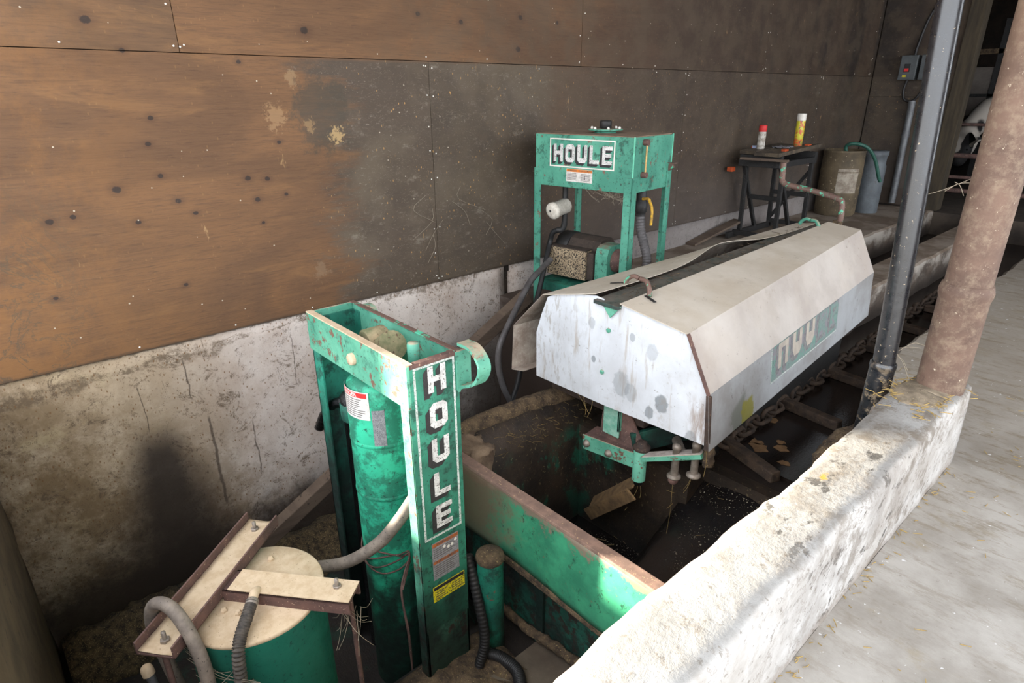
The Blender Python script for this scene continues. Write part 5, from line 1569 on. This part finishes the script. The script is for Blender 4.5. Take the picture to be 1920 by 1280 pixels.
# return filter on a black pipe
MB().tube([U(0.135, 0.12, 0.755), U(0.135, 0.12, 0.50)], 0.0165, 12, spline=False).build('filter_pipe', 'black_steel', hu)
f0, f1 = U(0.140, 0.135, 0.625), U(0.120, 0.010, 0.600)
ax = (f1 - f0).normalized()
L = (f1 - f0).length
fm = MB().lathe(f0, [(0.040, 0), (0.046, 0.008), (0.046, L - 0.03), (0.050, L - 0.026), (0.052, L - 0.01), (0.047, L + 0.004), (0.03, L + 0.010), (0.0005, L + 0.011)], 28, ax)
fo = fm.build('filter_can', 'filter', hu)
MB().lathe(f1 + ax * 0.011 + Vector((0.0, 0, 0.005)), [(0.007, 0), (0.007, 0.004), (0.0005, 0.005)], 10, ax).build('drain_plug', 'black_steel', fo)
# motor: speckled box in front, round motor behind, green coupling and pump
MB().box((0.020, 0.10, 0.185), (0.315, 0.17, 0.365), 0.004, UM).build('junction_box', 'motor_box', hu)
mt = MB()
sec_ = [(0.17, 0.20), (0.17, 0.375), (0.20, 0.415), (0.25, 0.432), (0.31, 0.425), (0.36, 0.38), (0.37, 0.30), (0.35, 0.20)]
rows = []
mt.prism([U(0.03, b, z) for b, z in sec_], EX_ * 0.33)
mt.box((0.02, 0.10, 0.3655), (0.315, 0.18, 0.372), 0.002, UM)
mt.build('motor', 'motor_top', hu)
MB().lathe(U(0.02, 0.26, 0.315), [(0.095, 0), (0.122, 0.02), (0.124, 0.10), (0.12, 0.11)], 30, EX_).build('fan_cowl', 'black_steel', hu)
MB().box((0.315, 0.11, 0.19), (0.365, 0.18, 0.36), 0.01, UM).build('terminal_side', 'motor_top', hu)
co = MB()
sec2 = [(0.10, 0.17), (0.10, 0.36), (0.115, 0.40), (0.15, 0.415), (0.24, 0.415), (0.27, 0.38), (0.28, 0.17)]
co.prism([U(0.385, b, z) for b, z in sec2], EX_ * 0.085)
co.build('coupling_guard', 'green_unit', hu)
MB().lathe(U(0.47, 0.20, 0.32), [(0.07, 0), (0.07, 0.03), (0.055, 0.035), (0.055, 0.08), (0.04, 0.09)], 22, EX_).build('pump', 'rust_edge', hu)
# hoses running down into the pit
MB().tube([U(0.135, 0.12, 0.52), U(0.125, 0.115, 0.478), U(0.095, 0.10, 0.470)], 0.018, 12).build('hose_fitting', 'black_steel', hu)
o = MB().tube([tuple(U(0.10, 0.10, 0.47)), tuple(U(0.065, 0.095, 0.45)), tuple(U(0.045, 0.09, 0.38)), (-2.63, 2.62, 0.27), (-2.60, 2.54, 0.12), (-2.54, 2.42, -0.02), (-2.48, 2.30, -0.17), (-2.42, 2.20, -0.32), (-2.40, 2.10, -0.48), (-2.42, 2.0, -0.75)], 0.0165, 12, n=8).build('return_hose', 'black', None)
o['label'] = 'black hose dropping from the filter into the dark pit behind the cover'
o['category'] = 'hose'
o = MB().tube([(-2.62, 2.66, 0.30), (-2.60, 2.57, 0.265), (-2.55, 2.42, 0.22), (-2.50, 2.27, 0.11), (-2.46, 2.17, 0.04), (-2.44, 2.085, -0.055), (-2.43, 2.06, -0.16), (-2.42, 2.075, -0.28), (-2.41, 2.12, -0.40), (-2.38, 2.2, -0.55)], 0.0185, 12, n=8).build('pressure_hose', 'hose_grey', None)
o['label'] = 'grey hose looping down left of the cover into the pit'
o['category'] = 'hose'
cw = MB()
for i in range(26):
    a = U(random.uniform(0.30, 0.62), random.uniform(0, 0.1), 0.752)
    b = U(random.uniform(0.40, 0.64), random.uniform(0, 0.1), random.uniform(0.67, 0.74))
    cw.tube([a, (a + b) / 2 + Vector((0, 0, -0.01)), b], 0.0009, 4, n=3, cap=False)
for i in range(8):
    y0, z0 = random.uniform(2.0, 2.6), random.uniform(0.3, 0.75)
    cw.tube([(WX + 0.004, y0, z0), (WX + 0.012, y0 + random.uniform(-.1, .1), z0 - 0.07), (WX + 0.006, y0 + random.uniform(-.2, .2), z0 - 0.16)], 0.001, 4, n=3, cap=False)
cw.build('cobweb', 'web', None, kind='stuff', label='cobwebs under the green tank and on the wall beside it')

# ================================================================== WORKBENCH WITH CANS
tb = thing('folding_workbench', 'grimy black folding workbench with cracked boards by the wall', 'workbench', (-2.75, 5.6, 0))
for q, (pts, lab) in enumerate(((((-2.88, 5.28, 0.755), (-2.72, 5.26, 0.755), (-2.72, 6.05, 0.765), (-2.90, 6.05, 0.775)), 'rear bench board'), (((-2.71, 5.22, 0.75), (-2.50, 5.24, 0.748), (-2.52, 6.10, 0.785), (-2.71, 6.05, 0.765)), 'front bench board'))):
    MB().prism(pts, (0, 0, 0.03)).build('bench_board', 'board', tb, label=lab)
fr = MB()
for y in (5.30, 5.96):
    MB().bar((-2.87, y, 0.70), (-2.50, y + 0.02, 0.70), 0.05, 0.10, bevel=0.004).build('cross_rail', 'black_steel', tb)
for x in (-2.86, -2.52):
    MB().bar((x, 5.28, 0.68), (x, 6.0, 0.68), 0.04, 0.05, bevel=0.003).build('side_rail', 'black_steel', tb)
    MB().bar((x, 5.35, 0.66), (x, 5.70, 0.05), 0.03, 0.03, bevel=0.003).build('leg', 'black_steel', tb)
    MB().bar((x, 5.40, 0.66), (x, 5.42, 0.03), 0.035, 0.03, up=(0, 1, 0), bevel=0.003).build('leg', 'black_steel', tb)
    MB().bar((x, 5.95, 0.66), (x, 5.98, 0.03), 0.035, 0.03, up=(0, 1, 0), bevel=0.003).build('leg', 'black_steel', tb)
    MB().bar((x, 5.20, 0.04), (x, 6.10, 0.04), 0.035, 0.05, bevel=0.003).build('foot_rail', 'black_steel', tb)
for z, y in ((0.36, 5.52), (0.36, 5.96), (0.06, 5.30), (0.08, 5.98)):
    MB().bar((-2.86, y, z), (-2.52, y, z), 0.03, 0.04, bevel=0.003).build('stretcher', 'black_steel', tb)
MB().bar((-2.86, 5.97, 0.1), (-2.52, 5.97, 0.6), 0.02, 0.03, bevel=0.002).build('diagonal_brace', 'black_steel', tb)
for p in ((-2.86, 5.5, 0.80), (-2.54, 5.42, 0.795), (-2.56, 5.9, 0.81)):
    MB().box((p[0] - 0.02, p[1] - 0.03, p[2] - 0.015), (p[0] + 0.02, p[1] + 0.03, p[2] + 0.008), 0.004).build('clamp_peg', 'orange_peg', tb)
MB().box((-2.95, 5.22, 0.60), (-2.90, 5.28, 0.64), 0.004).build('crank_knob', 'orange_peg', tb)
o = MB().bar((-2.80, 5.16, 0.728), (-2.42, 5.26, 0.722), 0.05, 0.02, bevel=0.002).build('loose_lath', 'wood_beam', None)
o['label'] = 'loose wooden lath wedged at the near edge of the workbench'
o['category'] = 'lath'
o = MB().bar((-2.95, 4.75, 0.01), (-2.90, 5.45, 0.14), 0.10, 0.02, bevel=0.002).build('leaning_board', 'wood_beam', None)
o['label'] = 'dark board lying slanted on the floor under the workbench'
o['category'] = 'board'
can1 = thing('spray_can', 'dirty white spray can with bright red cap on the workbench', 'spray can', (-2.78, 5.45, 0.79))
MB().lathe((-2.78, 5.45, 0.79), [(0.031, 0), (0.033, 0.004), (0.033, 0.135), (0.029, 0.150)], 24).build('body', 'can_dirty', can1)
MB().lathe((-2.78, 5.45, 0.935), [(0.032, 0), (0.0335, 0.003), (0.0335, 0.052), (0.031, 0.055), (0.029, 0.05), (0.0005, 0.05)], 24).build('cap', 'red', can1)
can2 = thing('spray_can', 'tall yellow printed spray can with white cap on the workbench', 'spray can', (-2.62, 5.82, 0.80))
MB().lathe((-2.62, 5.82, 0.80), [(0.035, 0), (0.0375, 0.004), (0.0375, 0.215), (0.034, 0.225)], 26).build('body', 'can_label', can2)
MB().lathe((-2.62, 5.82, 1.018), [(0.036, 0), (0.038, 0.003), (0.038, 0.055), (0.036, 0.06), (0.0005, 0.061)], 26).build('cap', 'white_plastic', can2)
o = MB().box((-0.05, -0.035, 0), (0.05, 0.035, 0.022), 0.002, Matrix.Translation((-2.83, 5.50, 0.790)) @ Matrix.Rotation(0.5, 4, 'Z')).build('paper_packet', 'blue_paper', None)
o['label'] = 'small pale blue packet left of the red-capped can'
o['category'] = 'packet'
rg = [[(-2.74 + 0.14 * i / 8, 5.58 + 0.16 * j / 8, 0.792 + random.uniform(0, 0.02)) for i in range(9)] for j in range(9)]
o = MB().sheet(rg, (0, 0, -0.003), True).build('crumpled_rag', 'rag', None)
o['label'] = 'crumpled grey rag between the two spray cans'
o['category'] = 'rag'

# ================================================================== BARREL, GREY CAN, HOSE
br = thing('barrel', 'dirty tan plastic barrel on the bank before the back wall', 'barrel', (-2.74, 7.25, 0))
MB().lathe((-2.74, 7.25, 0), [(0.19, 0), (0.205, 0.02), (0.207, 0.22), (0.212, 0.235), (0.207, 0.25), (0.207, 0.45), (0.212, 0.465), (0.207, 0.48), (0.203, 0.655), (0.207, 0.66), (0.207, 0.68), (0.195, 0.682), (0.190, 0.66), (0.0005, 0.655)], 36).build('body', 'barrel', br)
bm_ = cyl_map(-2.74, 7.25, 0.208, 0.75, 0.38)
lb = MB()
for i in range(8):
    flat(lb, [rect(-0.11 + i * 0.027, -0.13, -0.083 + i * 0.027, 0.12)], bm_, 0.0, 0.002)
lb.build('torn_label', plain('torn_grey_label', (166, 156, 140), (120, 106, 92), 14, 0.7, speck=(90, 110, 90)), br)
gcn = thing('grey_can', 'tall blue-grey can partly hidden behind the tan barrel', 'can', (-2.56, 7.62, 0))
MB().lathe((-2.56, 7.62, 0), [(0.125, 0), (0.13, 0.01), (0.13, 0.50), (0.12, 0.52), (0.12, 0.60), (0.13, 0.61), (0.13, 0.66), (0.0005, 0.66)], 28).build('body', 'bluegrey', gcn)
o = MB().tube([(-2.70, 7.22, 0.62), (-2.72, 7.20, 0.71), (-2.68, 7.19, 0.745), (-2.60, 7.22, 0.745), (-2.52, 7.28, 0.70), (-2.46, 7.36, 0.58), (-2.42, 7.42, 0.42), (-2.40, 7.45, 0.36)], 0.018, 12, n=7).build('garden_hose', 'garden_hose', None)
o['label'] = 'green hose draped over the barrel rim and grey can'
o['category'] = 'hose'

# ================================================================== SWITCH BOXES ON THE BACK WALL
bx = thing('switch_box', 'grey motor switch box with red and black button', 'switch box', (-2.60, 8.28, 1.5))
def slab(mb, x0, x1, z0, z1, y0, y1, b=0.006):
    return mb.box((x0, y0, z0), (x1, y1, z1), b)
slab(MB(), -2.685, -2.515, 1.375, 1.625, 8.18, 8.28).build('housing', 'grey_box', bx)
slab(MB(), -2.680, -2.520, 1.390, 1.620, 8.172, 8.18, 0.003).build('front_cover', 'grey_box', bx)
slab(MB(), -2.635, -2.575, 1.455, 1.54, 8.166, 8.172, 0.002).build('button_plate', 'black', bx)
slab(MB(), -2.628, -2.585, 1.460, 1.492, 8.156, 8.166, 0.004).build('stop_button', 'red', bx)
slab(MB(), -2.64, -2.60, 1.405, 1.425, 8.170, 8.172, 0.0005).build('rating_plate', 'yellow', bx)
bx2 = thing('switch_box', 'second grey switch box half hidden behind the drainpipe', 'switch box', (-2.40, 8.28, 1.5))
slab(MB(), -2.485, -2.315, 1.375, 1.625, 8.18, 8.28).build('housing', 'grey_box', bx2)
slab(MB(), -2.480, -2.320, 1.390, 1.620, 8.172, 8.18, 0.003).build('front_cover', 'grey_box', bx2)
slab(MB(), -2.435, -2.375, 1.455, 1.54, 8.166, 8.172, 0.002).build('button_plate', 'black', bx2)
o = MB().tube([(-2.575, 8.24, 1.62), (-2.57, 8.25, 1.72), (-2.53, 8.26, 1.95), (-2.47, 8.26, 2.09), (-2.38, 8.26, 2.14), (-2.3, 8.26, 2.2)], 0.014, 10, n=6).build('power_cable', 'black', None)
o['label'] = 'black cable rising from the first switch box'
o['category'] = 'cable'
o = MB().tube([(-2.60, 8.24, 1.375), (-2.615, 8.24, 1.28), (-2.60, 8.24, 1.19), (-2.545, 8.24, 1.155), (-2.49, 8.24, 1.17), (-2.44, 8.24, 1.25), (-2.41, 8.24, 1.375)], 0.012, 10, n=6).build('looping_cable', 'black', None)
o['label'] = 'black cable looping below the two switch boxes'
o['category'] = 'cable'
o = thing('conduit_pipe', 'galvanised conduit slanting down the back wall below the switch boxes', 'pipe', (-2.49, 8.22, 0.05))
MB().tube([(-2.50, 8.235, 1.16), (-2.485, 8.235, 0.04)], 0.036, 14, spline=False).build('pipe', 'conduit', o)
MB().tube([(-2.4955, 8.235, 0.83), (-2.4945, 8.235, 0.77)], 0.041, 14, spline=False).build('coupling', 'conduit', o)

# ================================================================== BARN BEYOND THE DOORWAY
bs = thing('barn_wall', 'dark barn interior walls behind the doorway', None, (0, 0, 0), kind='structure')
MB().box((-7.0, 15.9, -0.1), (6.0, 16.1, 3.6)).build('end_boards', 'barn_dark', bs)
MB().box((-7.1, 8.36, -0.1), (-3.1, 8.42, 3.6)).build('front_boards', 'barn_dark', bs)
MB().box((-7.1, 8.42, -0.1), (-6.9, 16.0, 3.6)).build('side_boards', 'barn_dark', bs)
MB().box((2.9, 8.3, -0.1), (3.0, 16.0, 3.6)).build('right_boards', 'barn_dark', bs)
MB().box((-7.1, 8.42, 3.6), (-3.0, 16.1, 3.7)).build('barn_ceiling', 'barn_dark', bs)
MB().box((-7.0, 8.40, -0.2), (-3.15, 16.0, -0.02)).build('barn_floor', 'barn_dark', bs)
pn = thing('barn_partition', 'pale panelled partition seen through the doorway behind dark rails', 'partition', (-2.75, 11.6, 0.9))
MB().box((-3.05, 11.60, 1.22), (-2.55, 11.63, 1.58), 0.003).build('pale_panel', 'stone', pn)
MB().box((-3.05, 11.60, 0.92), (-2.55, 11.63, 1.18), 0.003).build('pale_panel', 'stone', pn)
MB().box((-3.05, 11.58, 1.18), (-2.5, 11.62, 1.22), 0.002).build('rail', 'black_steel', pn)
MB().box((-3.05, 11.58, 0.86), (-2.45, 11.62, 0.92), 0.002).build('rail', 'rust_dark', pn)
MB().box((-2.56, 11.58, 0.0), (-2.50, 11.64, 2.2), 0.002).build('upright', 'black_steel', pn)
MB().box((-3.2, 11.58, 1.75), (-2.3, 11.64, 1.82), 0.004).build('hay_ledge', 'manure', pn)
for i, (y, z, r) in enumerate(((9.6, 0.50, 0.03), (9.2, 0.12, 0.028), (9.0, -0.0 + 0.30, 0.02), (10.2, 0.85, 0.02))):
    o = MB().tube([(-3.0, y, z), (-0.5, y + 0.1, z), (2.5, y + 0.2, z)], r, 10, spline=False).build('stall_rail', 'rust', None)
    o['label'] = ('rusty stall rail at cow head height', 'lowest rusty stall rail behind the doorway', 'thin stall rail second from the ground', 'uppermost thin stall rail behind the doorway')[i]
    o['category'] = 'rail'
for i, x in enumerate((-2.95, -0.4, 2.4)):
    o = MB().tube([(x, 9.62, -0.02), (x, 9.62, 1.6)], 0.03, 12, spline=False).build('stall_post', 'rust_dark', None)
    o['label'] = ('rusty stall post just left of the doorway view', 'rusty stall post behind the brown post', 'rusty stall post at the far right')[i]
    o['category'] = 'post'

def make_cow():
    root = thing('cow', 'black and white cow with lowered head behind the stall rails', 'cow', (-2.2, 10.3, 0))
    V = [((-1.2, 10.9, 1.05), .27), ((-1.6, 10.85, 1.05), .33), ((-2.0, 10.75, 1.02), .31), ((-2.28, 10.6, 1.0), .20), ((-2.40, 10.42, 0.78), .15), ((-2.38, 10.22, 0.58), .13), ((-2.36, 10.10, 0.44), .10), ((-2.35, 10.03, 0.34), .075)]
    E = [(i, i + 1) for i in range(7)]
    def chain(start, pts):
        prev = start
        for p, r in pts:
            V.append((p, r))
            E.append((prev, len(V) - 1))
            prev = len(V) - 1
    for s_ in (-.16, .16):
        chain(2, [((-2.05, 10.75 + s_, .72), .11), ((-2.07, 10.75 + s_, .42), .06), ((-2.03, 10.75 + s_, .12), .045), ((-2.06, 10.74 + s_, .02), .06)])
        chain(0, [((-1.2, 10.9 + s_, .74), .15), ((-1.28, 10.9 + s_, .58), .09), ((-1.12, 10.9 + s_, .38), .05), ((-1.14, 10.9 + s_, .12), .045), ((-1.17, 10.9 + s_, .02), .06)])
    chain(0, [((-0.98, 10.92, 1.1), .05), ((-0.92, 10.94, 0.8), .025), ((-0.90, 10.94, 0.45), .03)])
    for s_ in (-1, 1):
        chain(5, [((-2.38 + 0.10 * s_, 10.24, 0.66), .04), ((-2.38 + 0.19 * s_, 10.24, 0.67), .022)])
    me = bpy.data.meshes.new('body')
    me.from_pydata([Vector(v) - Vector(root['_base']) for v, r in V], E, [])
    ob = bpy.data.objects.new('body', me)
    COL.objects.link(ob)
    ob.parent = root
    sk = ob.modifiers.new('skin', 'SKIN')
    for i, (v, r) in enumerate(V):
        me.skin_vertices[0].data[i].radius = (r, r)
    me.skin_vertices[0].data[0].use_root = True
    sm = ob.modifiers.new('sub', 'SUBSURF')
    sm.levels = sm.render_levels = 2
    dg = bpy.context.evaluated_depsgraph_get()
    m2 = bpy.data.meshes.new_from_object(ob.evaluated_get(dg))
    ob.modifiers.clear()
    ob.data = m2
    m2.materials.clear()
    m2.materials.append(MAT['cow'])
    m2.polygons.foreach_set('use_smooth', [True] * len(m2.polygons))
    for s_ in (-1, 1):
        MB().lathe((-2.37 + 0.075 * s_, 10.08, 0.54), [(0.0005, 0), (0.012, 0.003), (0.014, 0.01), (0.009, 0.018), (0.0005, 0.022)], 10, (0.6 * s_, -0.7, 0.1)).build('eye', 'black', root)
    MB().box((-2.56, 10.20, 0.56), (-2.50, 10.21, 0.66), 0.002).build('ear_tag', 'cow_ear', root)
make_cow()
